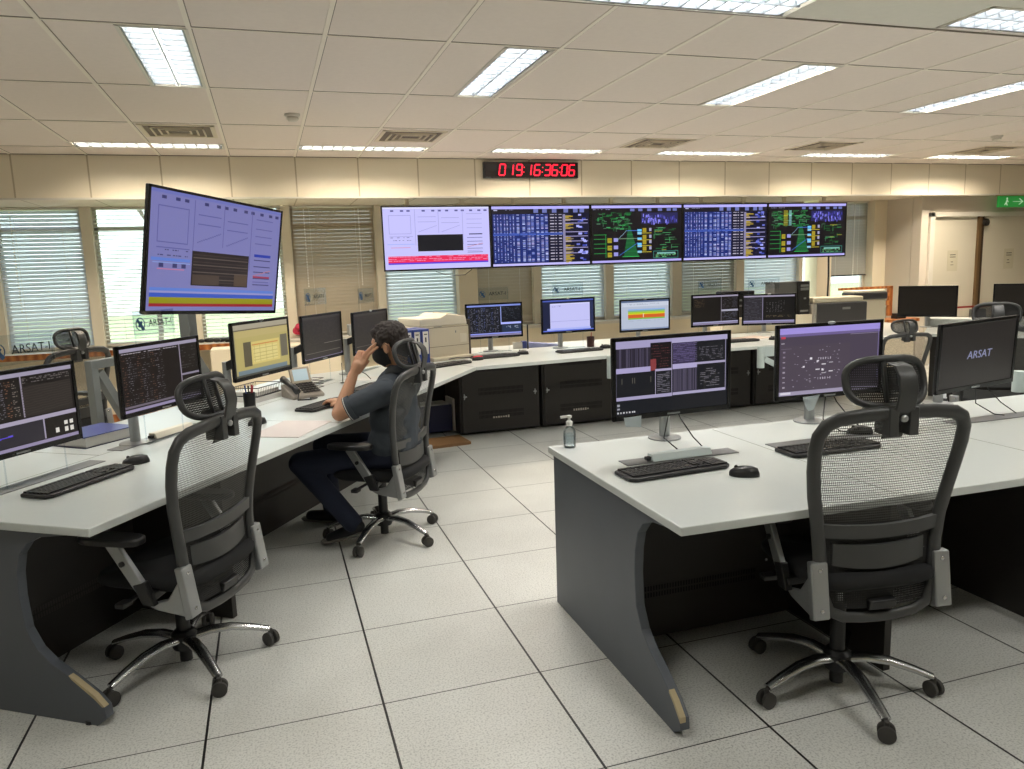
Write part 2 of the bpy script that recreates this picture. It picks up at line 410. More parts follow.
def pic_net(seed, v=0):
    rg = random.Random(seed); g = Cv(190, 107, '171318')
    g.R(0, 0, 1, .05, 'bab4ff'); g.R(0, .965, 1, 1, 'b6aef4'); g.T(.02, .06, .2, .09, '9a9ac0', 1, .8)
    for x in (.42, .51, .61, .73, .83, .90): g.R(x, .055, x+.05, .10, '6f78b8')
    G = ('1c6a34', '237a3e', '165628', '46a062', '527a60')
    n = 120 if v else 70
    for k in range(n):
        x = rg.uniform(.03, .48 if v else .38); y = rg.uniform(.12, .42); l = rg.uniform(.02, .07)
        g.R(x, y, x+l, y+.012, rg.choice(G))
        if k % 4 == 0: g.R(x, y, x+.005, y+.06, rg.choice(G))
    if v:
        for k in range(16): g.R(.19, .12+k*.018, .24, .13+k*.018, 'a8a030'); g.R(.26, .12+k*.018, .29, .13+k*.018, '8fc0c8')
    for y in (.50, .58, .66, .74, .83): g.R(.02, y, .16, y+.01, '2a9a48'); g.R(.15, y, .155, y+.09, '2aa24c')
    for y in (.57, .70, .82):
        g.R(.17, y, .215, y+.085, 'a89a2c'); g.R(.235, y, .285, y+.07, '9a98e0'); g.R(.18, y+.03, .22, y+.04, '6a5a18')
    for i in range(50):
        t = i/49; g.R(.40-.05*t, .36+.52*t, .42+.09*t, .36+.52*t+.012, '1c5e34' if i % 7 else '247a40')
    g.L(.28, .6, .38, .44, '8ab0c8'); g.L(.38, .44, .50, .44, '4a7ad8'); g.L(.30, .88, .5, .66, '4a7ad8'); g.L(.27, .58, .5, .58, '7a9a7a')
    for y in (.42, .47, .57, .66, .70, .80): g.R(.50, y, .545, y+.04, '6fc8ff')
    for y in (.40, .52, .62, .73): g.R(.56, y, .60, y+.075, 'a89428'); g.R(.63, y, .66, y+.055, 'a8a6c8'); g.R(.50, y+.09, .66, y+.097, 'd0c040')
    g.R(.54, .13, .96, .33, '262656')
    for k in range(60): x = rg.uniform(.55, .94); y = rg.uniform(.14, .30); g.R(x, y, x+.012, y+.05, rg.choice(('5a58c0', '8c8af0', '3a3890')))
    for k in range(26):
        x = rg.uniform(.68, .9); y = rg.uniform(.38, .80); g.R(x, y, x+rg.uniform(.03, .1), y+.01, rg.choice(G+('a8a040',)))
        if k % 3 == 0: g.R(x, y, x+.004, y+.08, rg.choice(G))
    g.F(.68, .82, .96, .94, '3a8a80'); g.R(.72, .84, .93, .87, '7fb8b0'); g.T(.71, .87, .94, .93, '7fd890', 3, .7)
    g.R(.33, .90, .52, .91, '3ad06a')
    return g
def pic_dark(seed, lay=0, tone='1a1614'):
    rg = random.Random(seed); g = Cv(160, 92, tone)
    g.R(0, 0, 1, .05, '9a93a8' if lay != 2 else '7f8fd8'); g.R(0, .955, 1, 1, '8f86a4')
    if lay == 0:      # two panes over a lower strip
        g.R(.55, .05, .56, .60, '8f8797'); g.R(0, .62, 1, .67, 'a39bb0'); g.R(.02, .67, .70, .95, '2c2930'); g.R(.70, .67, .712, .95, '9a93a8')
        g.R(.56, .20, .98, .60, '2b2623')
        for k in range(11): g.L(.56, .22+k*.035, .98, .20+k*.033, '37302c')
        for c in range(9): g.T(.02+c*.058, .10, .065+c*.058, .58, ('7c726c', '857654', '6a6670', '7c5a48')[c % 4], 18, .55, 3, rg)
        g.T(.57, .08, .98, .17, '6f6868', 3, .6, 4, rg); g.L(.1, .84, .44, .80, '5a48d0'); g.L(.1, .845, .44, .805, '5a48d0')
        for x, y in ((.80, .84), (.88, .76), (.88, .85), (.93, .76), (.93, .85)): g.R(x, y, x+.03, y+.06, 'd8d4cc')
    elif lay == 1:    # big table left, narrow pane right
        g.R(.745, .05, .755, .86, '8f8797'); g.R(.56, .09, .745, .95, '1b1716'); g.R(.755, .55, 1, .59, '8a8396')
        for c in range(9): g.T(.03+c*.057, .10, .075+c*.057, .90, ('6e5146', '77727a', '5c585e')[c % 3], 22, .5, 3, rg)
        g.T(.03, .07, .72, .10, 'b0a8b0', 1, .8, 6, rg); g.T(.76, .1, .98, .5, '4a4648', 8, .5, 5, rg); g.R(0, .90, 1, .93, '6c6470')
    elif lay == 2:    # blue-ish table with inset window
        for c in range(12):
            g.T(.02+c*.048, .10, .055+c*.048, .88, ('7f8cc8', '9a98a8', '9aa0c0')[c % 3], 18, .55, 3, rg)
        g.R(.62, .06, .63, .58, 'a8b8ff'); g.R(.62, .58, 1, .64, 'b0b8ff'); g.R(.64, .66, 1, .90, '26334c'); g.T(.72, .70, .95, .78, 'c8d0e8', 3, .5, 4, rg)
        g.T(.64, .10, .98, .5, '5a6474', 9, .4, 5, rg); g.R(0, .90, 1, .945, '8f98e8')
    elif lay == 3:    # quiet editor
        g.R(0, 0, 1, .06, '3c3734'); g.R(.5, .06, .505, .9, '3b3532'); g.R(.52, .66, .98, .675, '8f8880'); g.R(.05, .86, .95, .875, '7a736c')
        g.T(.04, .10, .48, .8, '3f3935', 22, .5, 5, rg); g.T(.52, .10, .96, .6, '443e3a', 16, .5, 5, rg)
        g.R(.02, .90, .98, .99, '2a2624')
    elif lay == 4:    # dark panes, right column
        g.R(.62, .05, .63, .95, '7a7480'); g.R(.63, .50, 1, .56, 'a8a6b8'); g.T(.04, .12, .25, .4, '6a5844', 8, .5, 4, rg)
        g.T(.66, .10, .98, .45, '5c5a66', 8, .6, 6, rg); g.T(.66, .6, .98, .88, '6a6a80', 6, .6, 6, rg); g.R(0, .9, 1, .945, 'a8a6c8')
    elif lay == 5:
        g.R(.37, .05, .38, .90, '8a84a0')
        g.R(0, .05, .37, .9, '2c2a30'); g.T(.02, .08, .36, .88, '5f5c66', 16, .5, 8, rg)
        for c in range(7): g.T(.46+c*.055, .2, .48+c*.055, .62, 'a8a4a8', 8, .6, 2, rg)
        g.T(.45, .72, .95, .8, '8a7c60', 2, .5, 4, rg); g.R(0, .9, 1, .945, 'a09cc8')
    return g
def pic_doc_yellow():
    g = Cv(140, 84, 'b3a568'); rg = random.Random(1)
    g.R(0, 0, 1, .09, 'a49c88'); g.R(0, .09, 1, .12, '6a6250'); g.R(.02, .12, 1, .25, 'b8a870'); g.R(.16, .34, .29, .82, '5a5340'); g.R(.84, .30, .98, .75, '6a6454')
    g.R(.29, .36, .82, .80, 'd2bf74'); g.R(.31, .41, .79, .43, 'c88a4a'); g.R(.33, .46, .78, .76, 'd9ca86')
    for x in (.34, .44, .56, .68): g.R(x, .42, x+.004, .76, 'b5a35c')
    for y in (.50, .58, .66, .72): g.R(.33, y, .78, y+.01, 'b5a35c')
    g.R(.04, .88, .95, .96, '6f7f86'); g.R(0, .96, 1, 1, '4a4a40'); g.R(0, .12, .02, .96, '8a8468'); return g
def pic_doc_white():
    g = Cv(140, 84, '1f2440'); g.R(.14, .11, .93, .90, 'c4c4f6'); g.R(0, .0, 1, .05, '4a5ab0'); g.R(.14, .11, .93, .14, 'd6d6ff')
    g.T(.18, .18, .35, .22, '6a6ab0', 2, .6); g.R(.15, .68, .92, .69, '9a9ad8'); g.R(.08, .90, .94, .96, 'a9b4f4'); g.R(0, .96, 1, 1, '5f72d8'); g.R(.94, .1, 1, .9, '2b3355'); return g
def pic_bars():
    g = Cv(140, 84, 'b6bfd2'); g.R(0, 0, 1, .06, '5b6b8c'); g.R(.02, .06, 1, .2, 'c8cfdf'); g.T(.1, .1, .8, .16, '8a94a8', 2, .5)
    g.R(.14, .28, .92, .33, '8fb0e0'); g.R(.14, .33, .92, .38, '7ab08c'); g.R(.14, .38, .92, .44, 'a8c832'); g.R(.14, .44, .92, .48, 'd8c82a'); g.R(.14, .48, .92, .60, 'd2622a'); g.R(.14, .6, .92, .64, '7ab84a')
    g.R(.46, .45, .475, .58, 'ecd8c8'); g.T(.16, .68, .9, .72, '98a0b4', 1, .6); g.R(0, .955, 1, 1, '8593b4'); return g
def pic_four():
    rg = random.Random(11); g = Cv(220, 130, '1a1b20')
    g.R(0, 0, .49, .10, 'a29bc0'); g.R(.49, 0, 1, .07, 'a9a2c6'); g.R(.30, .05, .49, .42, '161317')
    g.T(.31, .08, .48, .40, '6a3c3e', 9, .6, 3, rg); g.R(.30, .27, .35, .42, '863c3e')
    g.R(.01, .10, .30, .36, '2f2a38')
    for k in range(24): g.R(.02+k*.0115, .11, .022+k*.0115, .36, rg.choice(('4a4458', '5a546a', '26222c')))
    g.R(0, .36, .30, .43, 'a79fc8'); g.R(0, .43, .006, .76, '8f88a8'); g.R(.34, .44, .347, .76, 'b0a8c4'); g.R(.34, .41, .49, .44, 'a8a0c0')
    g.T(.36, .46, .47, .74, '7c7884', 12, .7, 12, rg)
    for x in (.05, .14, .16, .30): g.R(x, .50, x+.004, .58, '6a665c')
    g.R(0, .755, .49, .80, 'a39cbe'); g.R(.485, .02, .49, .8, 'a8a0c0')
    g.R(.50, .07, .70, .36, '3b3350'); g.T(.50, .08, .72, .34, '665d84', 12, .8, 10, rg); g.T(.74, .15, .96, .34, '6a6670', 9, .5, 6, rg)
    g.R(.495, .36, .72, .43, 'ada5cc'); g.R(.72, .36, .985, .39, 'a69fbd'); g.R(.50, .43, .72, .755, '3a3646')
    for k in range(18): g.R(.51+k*.0115, .44, .513+k*.0115, .74, rg.choice(('5a546a', '4a4458', '26222c')))
    g.T(.75, .46, .93, .72, '77737c', 10, .7, 12, rg); g.R(.495, .755, .985, .79, 'a8a2c2'); g.R(.98, .02, .986, .79, 'a8a2c2')
    g.R(0, .80, 1, 1, '16181e')
    for x in (.01, .035, .06, .085, .11, .135, .15): g.R(x, .955, x+.012, .975, 'c8c8cc')
    for y in (.85, .90): g.R(.01, y, .03, y+.025, '9a9aa4')
    return g
def pic_purple():
    rg = random.Random(5); g = Cv(220, 124, '4d4450')
    g.R(0, 0, 1, .09, '9f90d8'); g.R(0, .09, 1, .13, '6d5f8f'); g.R(0, .13, 1, .20, '4a4150'); g.R(.02, .12, .06, .15, 'c04050'); g.R(.02, .215, .05, .225, 'd8d4dc')
    g.R(.7, .14, .98, .145, '8a8098'); g.R(.02, .30, .12, .31, '6c6272')
    for k in range(8): g.R(.035, .34+k*.075, .06, .36+k*.075, rg.choice(('a39aa8', '8a8090')))
    for x, y in ((.30, .45), (.23, .57), (.42, .63), (.37, .50)): g.R(x, y, x+.022, y+.03, 'e4e0e6')
    for k in range(60):
        x = rg.uniform(.12, .60); y = rg.uniform(.26, .9); g.R(x, y, x+.014, y+.01, rg.choice(('8f8796', 'a8a0ae', '6e6576')))
    for y in (.46, .76):
        for k in range(6): g.R(.38+k*.024, y, .388+k*.024, y+.03, 'b4acb8')
    for x, y in ((.36, .63), (.42, .56), (.42, .69), (.49, .54), (.49, .67)): g.R(x, y, x+.04, y+.012, 'd8d4da')
    g.R(.985, .05, .99, .95, '8a80b8'); g.R(0, .945, 1, 1, '9c94ac'); g.R(.02, .955, .12, .985, 'd4d0da'); return g

# ------------------------------------------------------------ the room shell
XL, XR, YB, YF = -4.2, 11.6, -2.6, 8.9
ZC, ZB = 2.673, 2.287
YBEAM = 7.95
MB().box(XL, XR, YB, 9.2, -.12, 0).build('floor', M_FLOOR, kind='structure')
near_x = [0.359+.607*k for k in range(-8, 19)]
# lights: (x0, x1, y0, y1, back?)
LIGHTS = [(-.55, -.262, 3.96, 5.12, 0), (1.282, 1.540, 3.96, 5.12, 0), (3.13, 3.40, 3.96, 5.12, 0), (4.97, 5.24, 3.96, 5.12, 0), (-2.38, -2.11, 3.96, 5.12, 0), (6.79, 7.05, 3.96, 5.12, 0),
          (-1.46, -.27, 7.24, 7.50, 1), (.37, 1.56, 7.24, 7.50, 1), (2.20, 3.39, 7.24, 7.50, 1), (4.03, 5.21, 7.24, 7.50, 1), (5.85, 7.04, 7.24, 7.50, 1), (7.67, 8.86, 7.24, 7.50, 1),
          (1.22, 2.43, 2.97, 3.235, 2), (3.34, 4.55, 2.90, 3.20, 2), (-1.0, .2, 1.3, 1.57, 2), (1.9, 3.1, .6, .87, 2), (4.4, 5.6, .6, .87, 2), (5.6, 6.8, 2.90, 3.20, 2)]  # lights behind the viewer and left of view are unseen, added for lighting
def ceiling():
    ys = sorted(set([YB, -1.97, -.78, .41, 1.6, 3.245, 3.936, 5.126, 6.316, 7.506, YBEAM+.05] + [l[2] for l in LIGHTS]+[l[3] for l in LIGHTS]))
    xs = sorted(set([XL, XR]+near_x+[l[0] for l in LIGHTS]+[l[1] for l in LIGHTS]))
    xs = [x for x in xs if XL <= x <= XR]
    A, B = MB(), MB()
    for i in range(len(xs)-1):
        for j in range(len(ys)-1):
            cx, cy = (xs[i]+xs[i+1])/2, (ys[j]+ys[j+1])/2
            if any(l[0] < cx < l[1] and l[2] < cy < l[3] for l in LIGHTS): continue
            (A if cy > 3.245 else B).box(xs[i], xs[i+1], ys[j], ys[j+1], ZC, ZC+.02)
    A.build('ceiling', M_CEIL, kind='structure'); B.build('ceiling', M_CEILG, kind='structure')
    g = MB(); d = MB()
    for x in near_x: 
        if XL < x < XR:
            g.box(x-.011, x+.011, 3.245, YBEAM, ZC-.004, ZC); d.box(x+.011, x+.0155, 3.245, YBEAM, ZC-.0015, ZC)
    for y in (3.936, 5.126, 6.316, 7.506):
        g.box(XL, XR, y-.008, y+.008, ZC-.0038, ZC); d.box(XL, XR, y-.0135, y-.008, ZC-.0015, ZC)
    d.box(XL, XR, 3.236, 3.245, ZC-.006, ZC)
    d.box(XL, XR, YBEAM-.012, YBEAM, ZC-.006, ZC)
    g.build('trim_1', M_GRID, kind='structure'); d.build('trim_2', M_GAP, kind='structure')
    MB().box(XL, XR, YB, 9.2, ZC+.25, ZC+.3).build('ceiling', M_WHITE, kind='structure')
ceiling()
MB().box(XL, XR, YBEAM, 9.1, ZB, ZC+.25).build('wall_beam', M_BEAM, kind='structure')
MB().box(XL, XR, YBEAM-.006, YBEAM+.03, ZB-.012, ZB+.004).build('trim_3', M_WHITE, kind='structure')
MB().box(XL-.15, XL, YB, 9.2, 0, ZC+.25).build('wall_left', M_WALL, kind='structure')
MB().box(XR, XR+.15, YB, 9.2, 0, ZC+.25).build('wall_right', M_WALLR, kind='structure')
MB().box(XL-.15, XR+.15, YB-.15, YB, 0, ZC+.25).build('wall_front', M_WALL, kind='structure')
ZS = .83
# window wall: parapet, mullions, pillars
MB().box(XL, 8.42, YF, YF+.2, 0, ZS).build('wall_back', M_WALL, kind='structure')
MB().box(XL, 8.40, YF-.22, YF+.02, ZS-.035, ZS).build('trim_4', M_WHITE, bevel=.004, kind='structure')
MB().box(XL, -.2, YF-.235, YF-.22, ZS-.06, ZS-.002).build('trim_5', M_WOOD, kind='structure')
MB().box(XL, 8.4, YF-.02, YF, 0, .12).build('baseboard_back', M_WOOD, kind='structure')
MULL = [(-4.2, -3.5), (-2.64, -2.54), (-1.765, -1.66), (-.78, -.70), (.20, .30), (1.225, 1.315), (2.165, 2.395), (3.13, 3.23), (4.10, 4.21), (5.05, 5.19), (6.02, 6.14), (7.02, 7.08), (7.25, 7.49), (8.20, 8.42)]
for i, (a, b) in enumerate(MULL):
    wide = b-a > .2
    MB().box(a, b, YF-(.10 if wide else .02), YF+.16, ZS, ZB).build('wall_pillar' if wide else 'trim_%d' % (i+6), M_WALL if wide else M_MULL, bevel=.003, kind='structure')
WIN = [(-3.5, -2.64, 'blue'), (-2.54, -1.765, 'blue'), (-1.66, -.78, 'open'), (-.70, .20, 'open'), (.30, 1.225, 'dark'), (1.315, 2.165, 'blue'), (2.395, 3.13, 'dark'), (3.23, 4.10, 'blue'),
       (4.21, 5.05, 'blue'), (5.19, 6.02, 'grey'), (6.14, 7.02, 'blue'), (7.49, 8.20, 'half')]
BL = ['pale venetian blind in the leftmost window', 'pale blue-grey venetian blind, closed, behind the chair at the far left', 'open white venetian blind letting daylight through, left of the large tilted screen',
      'open white venetian blind directly behind the large tilted screen', 'closed taupe venetian blind with two bead chains, right of the tilted screen', 'pale venetian blind below the white dashboard wall screen',
      'closed taupe venetian blind right of the cream pillar, below the second wall screen', 'pale venetian blind behind the monitor with the white document', 'pale venetian blind behind the monitor with the colour bands',
      'grey venetian blind below the fourth wall screen', 'pale venetian blind above the black computer tower', 'half-lowered grey venetian blind in the rightmost window']
for i, (a, b, kind) in enumerate(WIN):
    w = MB()
    w.box(a, b, YF+.06, YF+.10, ZS, ZS+.05); w.box(a, b, YF+.06, YF+.10, ZB-.025, ZB); w.box(a, a+.035, YF+.06, YF+.10, ZS, ZB); w.box(b-.035, b, YF+.06, YF+.10, ZS, ZB)
    w.box(a, b, YF+.06, YF+.10, 2.05, 2.09)
    wo = w.build('window_%d' % (i+1), M_WHITE, kind='structure')
    MB().box(a+.03, b-.03, YF+.078, YF+.084, ZS+.04, ZB-.04).build('window_pane', M_GLASS, wo)
    root = thing('venetian_blind', BL[i], 'blind', ((a+b)/2, YF+.03, ZS), group='venetian blinds in the window row')
    hw = (b-a)/2-.008; zlo = .42 if kind == 'half' else .02; ztop = ZB-ZS-.003
    MB().box(-hw, hw, -.024, .024, ztop-.02, ztop).build('headrail', M_WHITE, root)
    tilt = {'open': 14, 'blue': 58, 'dark': 74, 'grey': 66, 'half': 74}[kind]
    tl = math.radians(tilt); sm = MB(); z = zlo+.03; sp = .040
    while z < ztop-.02:
        c, s_ = math.cos(tl)*.0205, math.sin(tl)*.0205
        # slightly curved slat, room edge low
        sm.add([(-hw, -c, z-s_), (hw, -c, z-s_), (hw, 0, z+.003), (-hw, 0, z+.003), (hw, c, z+s_), (-hw, c, z+s_)], [(0, 1, 2, 3), (3, 2, 4, 5)])
        z += sp
    sm.build('slats', M_SLAT['grey' if kind == 'half' else kind], root)
    MB().box(-hw, hw, -.014, .014, zlo, zlo+.018).build('bottom_rail', M_BLACK if kind == 'half' else M_WHITE, root)
    cd = MB()
    for x in (-hw*.55, hw*.55): cd.box(x-.0012, x+.0012, -.017, -.0155, zlo+.01, ztop-.03)
    cd.build('ladder_cord', M_WHITE, root)
    if i in (1, 4, 11):
        ch = MB()
        for x in ((-.31, .29) if i == 4 else (-.62*hw,) if i == 1 else (.10,)):
            zz = ztop-.04
            while zz > (.55 if i == 4 else .42): ch.box(x-.006, x+.006, -.036, -.025, zz-.014, zz); zz -= .030
        ch.build('bead_chain', mat('bead_white', 'f2efe6', .4), root)
# right end: return wall and door wall
MB().box(8.42, 8.57, 8.36, 9.1, 0, ZB).build('wall_return', M_WALLR, kind='structure')
MB().box(8.42, XR, 8.2, 8.35, 2.03, ZB).build('wall_door', M_WALLR, kind='structure')
MB().box(8.42, 8.58, 8.2, 8.35, 0, 2.03).build('wall_door', M_WALLR, kind='structure')
MB().box(11.0, XR, 8.2, 8.35, 0, 2.03).build('wall_door', M_WALLR, kind='structure')
fr = MB(); fr.box(8.54, 8.62, 8.16, 8.20, 0, 2.07); fr.box(8.54, 11.0, 8.16, 8.20, 2.01, 2.07); fr.build('trim_30', M_WHITE, bevel=.004, kind='structure')
for i, (a, b) in enumerate(((8.585, 9.42), (9.51, 10.99))):
    d = MB().box(a, b, 8.21, 8.26, .01, 2.028).build('door_%d' % (i+1), M_DOOR, bevel=.004, kind='structure')
pb = thing('panic_bar', 'dark vertical lock rod between the two cream doors', 'door bar', (9.47, 8.2, 0))
MB().box(-.065, -.02, -.03, .02, .02, 2.02).build('rod', mat('brown_metal', '6d5639', .5, .3), pb)
MB().box(-.02, .03, -.02, .02, .02, 2.02).build('rod_backing', mat('dark_brown_metal', '3a2c20', .5, .3), pb)
lb = MB(); lb.box(-.04, .09, -.09, -.03, .58, .74); lb.cyl((.05, -.05, 1.93), (.05, 0, 1.93), .05); lb.tube([(.03, -.06, .6), (.09, -.08, .5), (.14, -.06, .44)], .015)
lb.build('lock_body', M_BLACK, pb, bevel=.006)
MB().box(-.13, -.07, -.035, -.005, .56, .74).build('strike_plate', M_GREYM, pb, bevel=.003)
for i, (x, lab) in enumerate(((9.0, 'small printed notice taped to the left cream door'), (10.02, 'small printed notice taped to the right cream door'))):
    n = tag(MB().box(-.09, .09, -.002, 0, -.14, .14).build('door_notice', mat('notice_paper', 'c9c3ac', .8), loc=(x, 8.208, 1.42)), lab, 'notice', 'notices on the doors')
    t = MB(); t.box(-.05, .05, -.003, -.002, .075, .085); t.box(-.05, .05, -.003, -.002, .045, .055); t.box(-.03, .01, -.003, -.002, -.02, -.012); t.box(-.035, .02, -.003, -.002, -.06, -.053)
    t.build('printed_lines', M_BLACK, n)
rs = tag(MB().box(-.55, .55, -.03, 0, -.012, .012).build('barrier_strip', mat('dark_red_strip', '8e2a20', .5), loc=(9.1, 8.15, .78)), 'thin dark red strip running across the left cream door', 'strip')
# reflection of an exit sign in the glass, built as a hanging sign
ex = thing('exit_reflection', 'reflection of a green running-man exit sign with an arrow, built as a small sign under the beam by the doors', 'sign', (9.78, 8.02, ZB))
MB().box(-.25, .25, -.015, .015, -.17, -.02).build('sign_plate', mat('exit_green', '2f9a45', .4, emit=.35), ex, bevel=.004)
MB().box(-.26, .26, -.03, .03, -.02, 0).build('mount', mat('exit_mount', 'b8a468', .5), ex)
t = MB(); t.ell((-.11, -.02, -.055), (.014, .004, .014)); t.bar((-.11, -.02, -.07), (-.125, -.02, -.11), .022, .006); t.bar((-.125, -.02, -.11), (-.15, -.02, -.14), .012, .006); t.bar((-.125, -.02, -.11), (-.10, -.02, -.145), .012, .006)
t.bar((-.115, -.02, -.075), (-.085, -.02, -.10), .01, .006); t.bar((0, -.02, -.095), (.16, -.02, -.095), .022, .006); t.bar((.11, -.02, -.055), (.17, -.02, -.095), .02, .006); t.bar((.11, -.02, -.135), (.17, -.02, -.095), .02, .006)
t.build('pictogram', mat('sign_white', 'cfe8cf', .5, emit=.3), ex)
# wooden frame and shelf by the right window
wf = thing('wooden_rack', 'small orange-brown wooden frame shelf against the wall right of the far printer', 'shelf', (7.36, 8.0, 0))
f_ = MB(); f_.box(-.42, .42, -.02, .02, 1.10, 1.13); f_.box(.36, .42, -.02, .02, .74, 1.12); f_.box(.30, .36, -.03, .0, .88, .94); f_.box(.30, .36, -.03, .0, 1.0, 1.04); f_.build('frame', M_WOOD, wf)
MB().box(-.4, .75, -.15, .15, .66, .70).build('shelf', M_WOOD, wf); l_ = MB(); l_.box(-.4, .7, -.12, .12, 0, .66); l_.build('shelf_body', M_WALL, wf)
# outside
MB().box(-30, 40, 9.3, 60, -.5, -.4).build('lawn', mat('grass_lawn', '9aab78', .9, noise=.3, nscale=3), kind='structure')
for i, (x, y, h, sd, lab) in enumerate(((-2.1, 16, 5.5, 2, 'thin bare tree outside the window left of the tilted screen'), (1.2, 22, 6, 5, 'thin bare tree on the lawn behind the tilted screen'))):
    rg = random.Random(sd); tr = thing('bare_tree', lab, 'tree', (x, y, -.4)); b = MB()
    def grow(p, d, L, r, n):
        q = p+d*L; b.tube([p, (p+q)/2+Vector((rg.uniform(-.03, .03),)*3)*L, q], [r, r*.85, r*.65], 6)
        if n:
            for k in range(3): grow(q, (d+Vector((rg.uniform(-.7, .7), rg.uniform(-.7, .7), rg.uniform(-.2, .6)))).normalized(), L*.68, r*.6, n-1)
    grow(Vector((0, 0, 0)), Vector((.05, 0, 1)), h*.33, .06, 4); b.build('branches', mat('bark', '6b6257', .9, noise=.2), tr)
pbd = thing('backdrop_building', 'added pale low building, a bright backdrop far across the lawn outside the windows', 'building', (6, 44, -.45))  # made-up pale building, added to whiten the view through the windows
MB().box(-42, 42, 0, 6, 0, 14).build('walls', mat('pale_render', 'd8dcdc', .9, noise=.05, nscale=1), pbd)
MB().box(-42.3, 42.3, -.3, 6.3, 14, 14.4).build('roof_edge', M_WHITE, pbd)

# ------------------------------------------------------------ ceiling lights, vents, detectors, clock
def light_label(i):
    return ['bright recessed ceiling light at the upper left, nearest the left wall', 'recessed louvred ceiling light near the top centre, running away from the viewer', 'recessed louvred ceiling light right of centre, third of the lengthwise ones',
     'recessed louvred ceiling light cut by the right picture edge', 'added unseen louvred ceiling light left of the picture', 'recessed louvred ceiling light beyond the right picture edge',
     'long louvred light along the beam above the left windows', 'long louvred light along the beam, left of the red clock', 'long louvred light along the beam directly above the red clock', 'long louvred light along the beam, right of the red clock',
     'long louvred light along the beam, second from the right end', 'rightmost louvred light along the beam, washing it brightly', 'large louvred light cut by the top picture edge, right of centre', 'large louvred light cut by the top right picture corner',
     'added unseen louvred light behind the viewer at the left', 'added unseen louvred light behind the viewer at the centre', 'added unseen louvred light behind the viewer at the right', 'louvred light beyond the top right corner'][i]
for i, (x0, x1, y0, y1, kind) in enumerate(LIGHTS):
    lx, ly = x1-x0, y1-y0; along_y = ly > lx
    Lg, Wd = max(lx, ly)-.004, min(lx, ly)-.004
    r = thing('ceiling_light', light_label(i), 'ceiling light', ((x0+x1)/2, (y0+y1)/2, ZC), 0 if not along_y else PI/2, 'recessed louvred lights in the ceiling')
    h = MB(); a, b = Lg/2, Wd/2; t = .006
    h.box(-a, a, -b, -b+t, 0, .10); h.box(-a, a, b-t, b, 0, .10); h.box(-a, -a+t, -b, b, 0, .10); h.box(a-t, a, -b, b, 0, .10); h.box(-a, a, -b, b, .10, .106)
    h.build('housing', M_WHITE, r)
    rim = MB(); rim.box(-a-.012, a+.012, -b-.012, -b+.006, -.005, 0); rim.box(-a-.012, a+.012, b-.006, b+.012, -.005, 0); rim.box(-a-.012, -a+.006, -b-.012, b+.012, -.005, 0); rim.box(a-.006, a+.012, -b-.012, b+.012, -.005, 0)
    rim.build('rim', M_WHITE, r)
    lv = MB(); n = int(Lg/.085)
    for s in (-1, 1):
        for k in range(n):
            x = -a+.03+(Lg-.06)*k/(n-1); lv.prism([(x-.004, .002), (x+.004, .002), (x+.013, .034), (x-.013, .034)], s*Wd*.25-Wd*.2, s*Wd*.25+Wd*.2, 'y')
    for y in (-b+.012, 0, b-.012): lv.prism([(y-.004, .0), (y+.004, .0), (y+.012, .036), (y-.012, .036)], -a+.01, a-.01, 'x')
    lv.build('louver', M_REFL, r)
    for s in (-1, 1):
        MB().cyl((-a+.02, s*Wd*.25, .066), (a-.02, s*Wd*.25, .066), .013, n=10).build('fluorescent_tube', M_TUBE, r, smooth=True)
    ld = bpy.data.lights.new('lamp_glow', 'AREA'); ld.shape = 'RECTANGLE'; ld.size = Lg-.03; ld.size_y = Wd-.03
    ld.energy = (BACK_W*(1.7 if i == 11 else 1)) if kind == 1 else NEAR_W; ld.color = BACK_C if kind == 1 else NEAR_C
    lo = bpy.data.objects.new('lamp_glow', ld); COL.objects.link(lo); lo.parent = r; lo.location = (0, 0, .045)
VENTS = [(-.555, 6.64, 'leftmost ceiling air vent, above the left light'), (1.27, 6.68, 'ceiling air vent left of the red clock'), (3.70, 6.80, 'ceiling air vent just right of the red clock'), (5.62, 6.78, 'ceiling air vent second from the right'), (7.88, 6.85, 'rightmost ceiling air vent')]
for x, y, lab in VENTS:
    r = thing('ceiling_vent', lab, 'air vent', (x, y, ZC), 0, 'air vents in the ceiling')
    f_ = MB(); s = .27
    for q, w_ in ((s, .03), (.19, .012), (.14, .012), (.09, .012)):
        zz = 0-.003-.02*(s-q); z0 = -.006 if q == s else -.014
        f_.box(-q, q, -q, -q+w_, z0, -.0005); f_.box(-q, q, q-w_, q, z0, -.0005); f_.box(-q, -q+w_, -q, q, z0, -.0005); f_.box(q-w_, q, -q, q, z0, -.0005)
    f_.build('grille', mat('vent_cream', 'ddd0b8', .5), r)
    MB().box(-.235, .235, -.235, .235, -.0045, -.0007).build('duct_opening', mat('vent_dark', '75695a', .8), r)
for x, y, lab in ((.27, 5.86, 'white smoke detector on the ceiling above the row of left monitors'), (7.06, 6.0, 'white smoke detector on the ceiling at the far right')):
    r = thing('smoke_detector', lab, 'smoke detector', (x, y, ZC), 0, 'smoke detectors on the ceiling')
    MB().lathe([(.055, 0), (.055, -.015), (.045, -.02)], n=24).build('base', M_WHITE, r, smooth=30)
    MB().lathe([(.038, -.02), (.044, -.035), (.03, -.05), (.006, -.054)], n=24).build('sensor', M_WHITE, r, smooth=30)
ck = thing('digital_clock', 'long black digital wall clock with red digits on the beam', 'clock', (2.80, YBEAM, 2.555))
MB().box(-.535, .535, -.05, 0, -.083, .083).build('case', M_BLACK, ck, bevel=.004)
MB().box(-.525, .525, -.052, -.05, -.073, .073).build('window', mat('clock_filter', '1a0a0a', .2), ck)
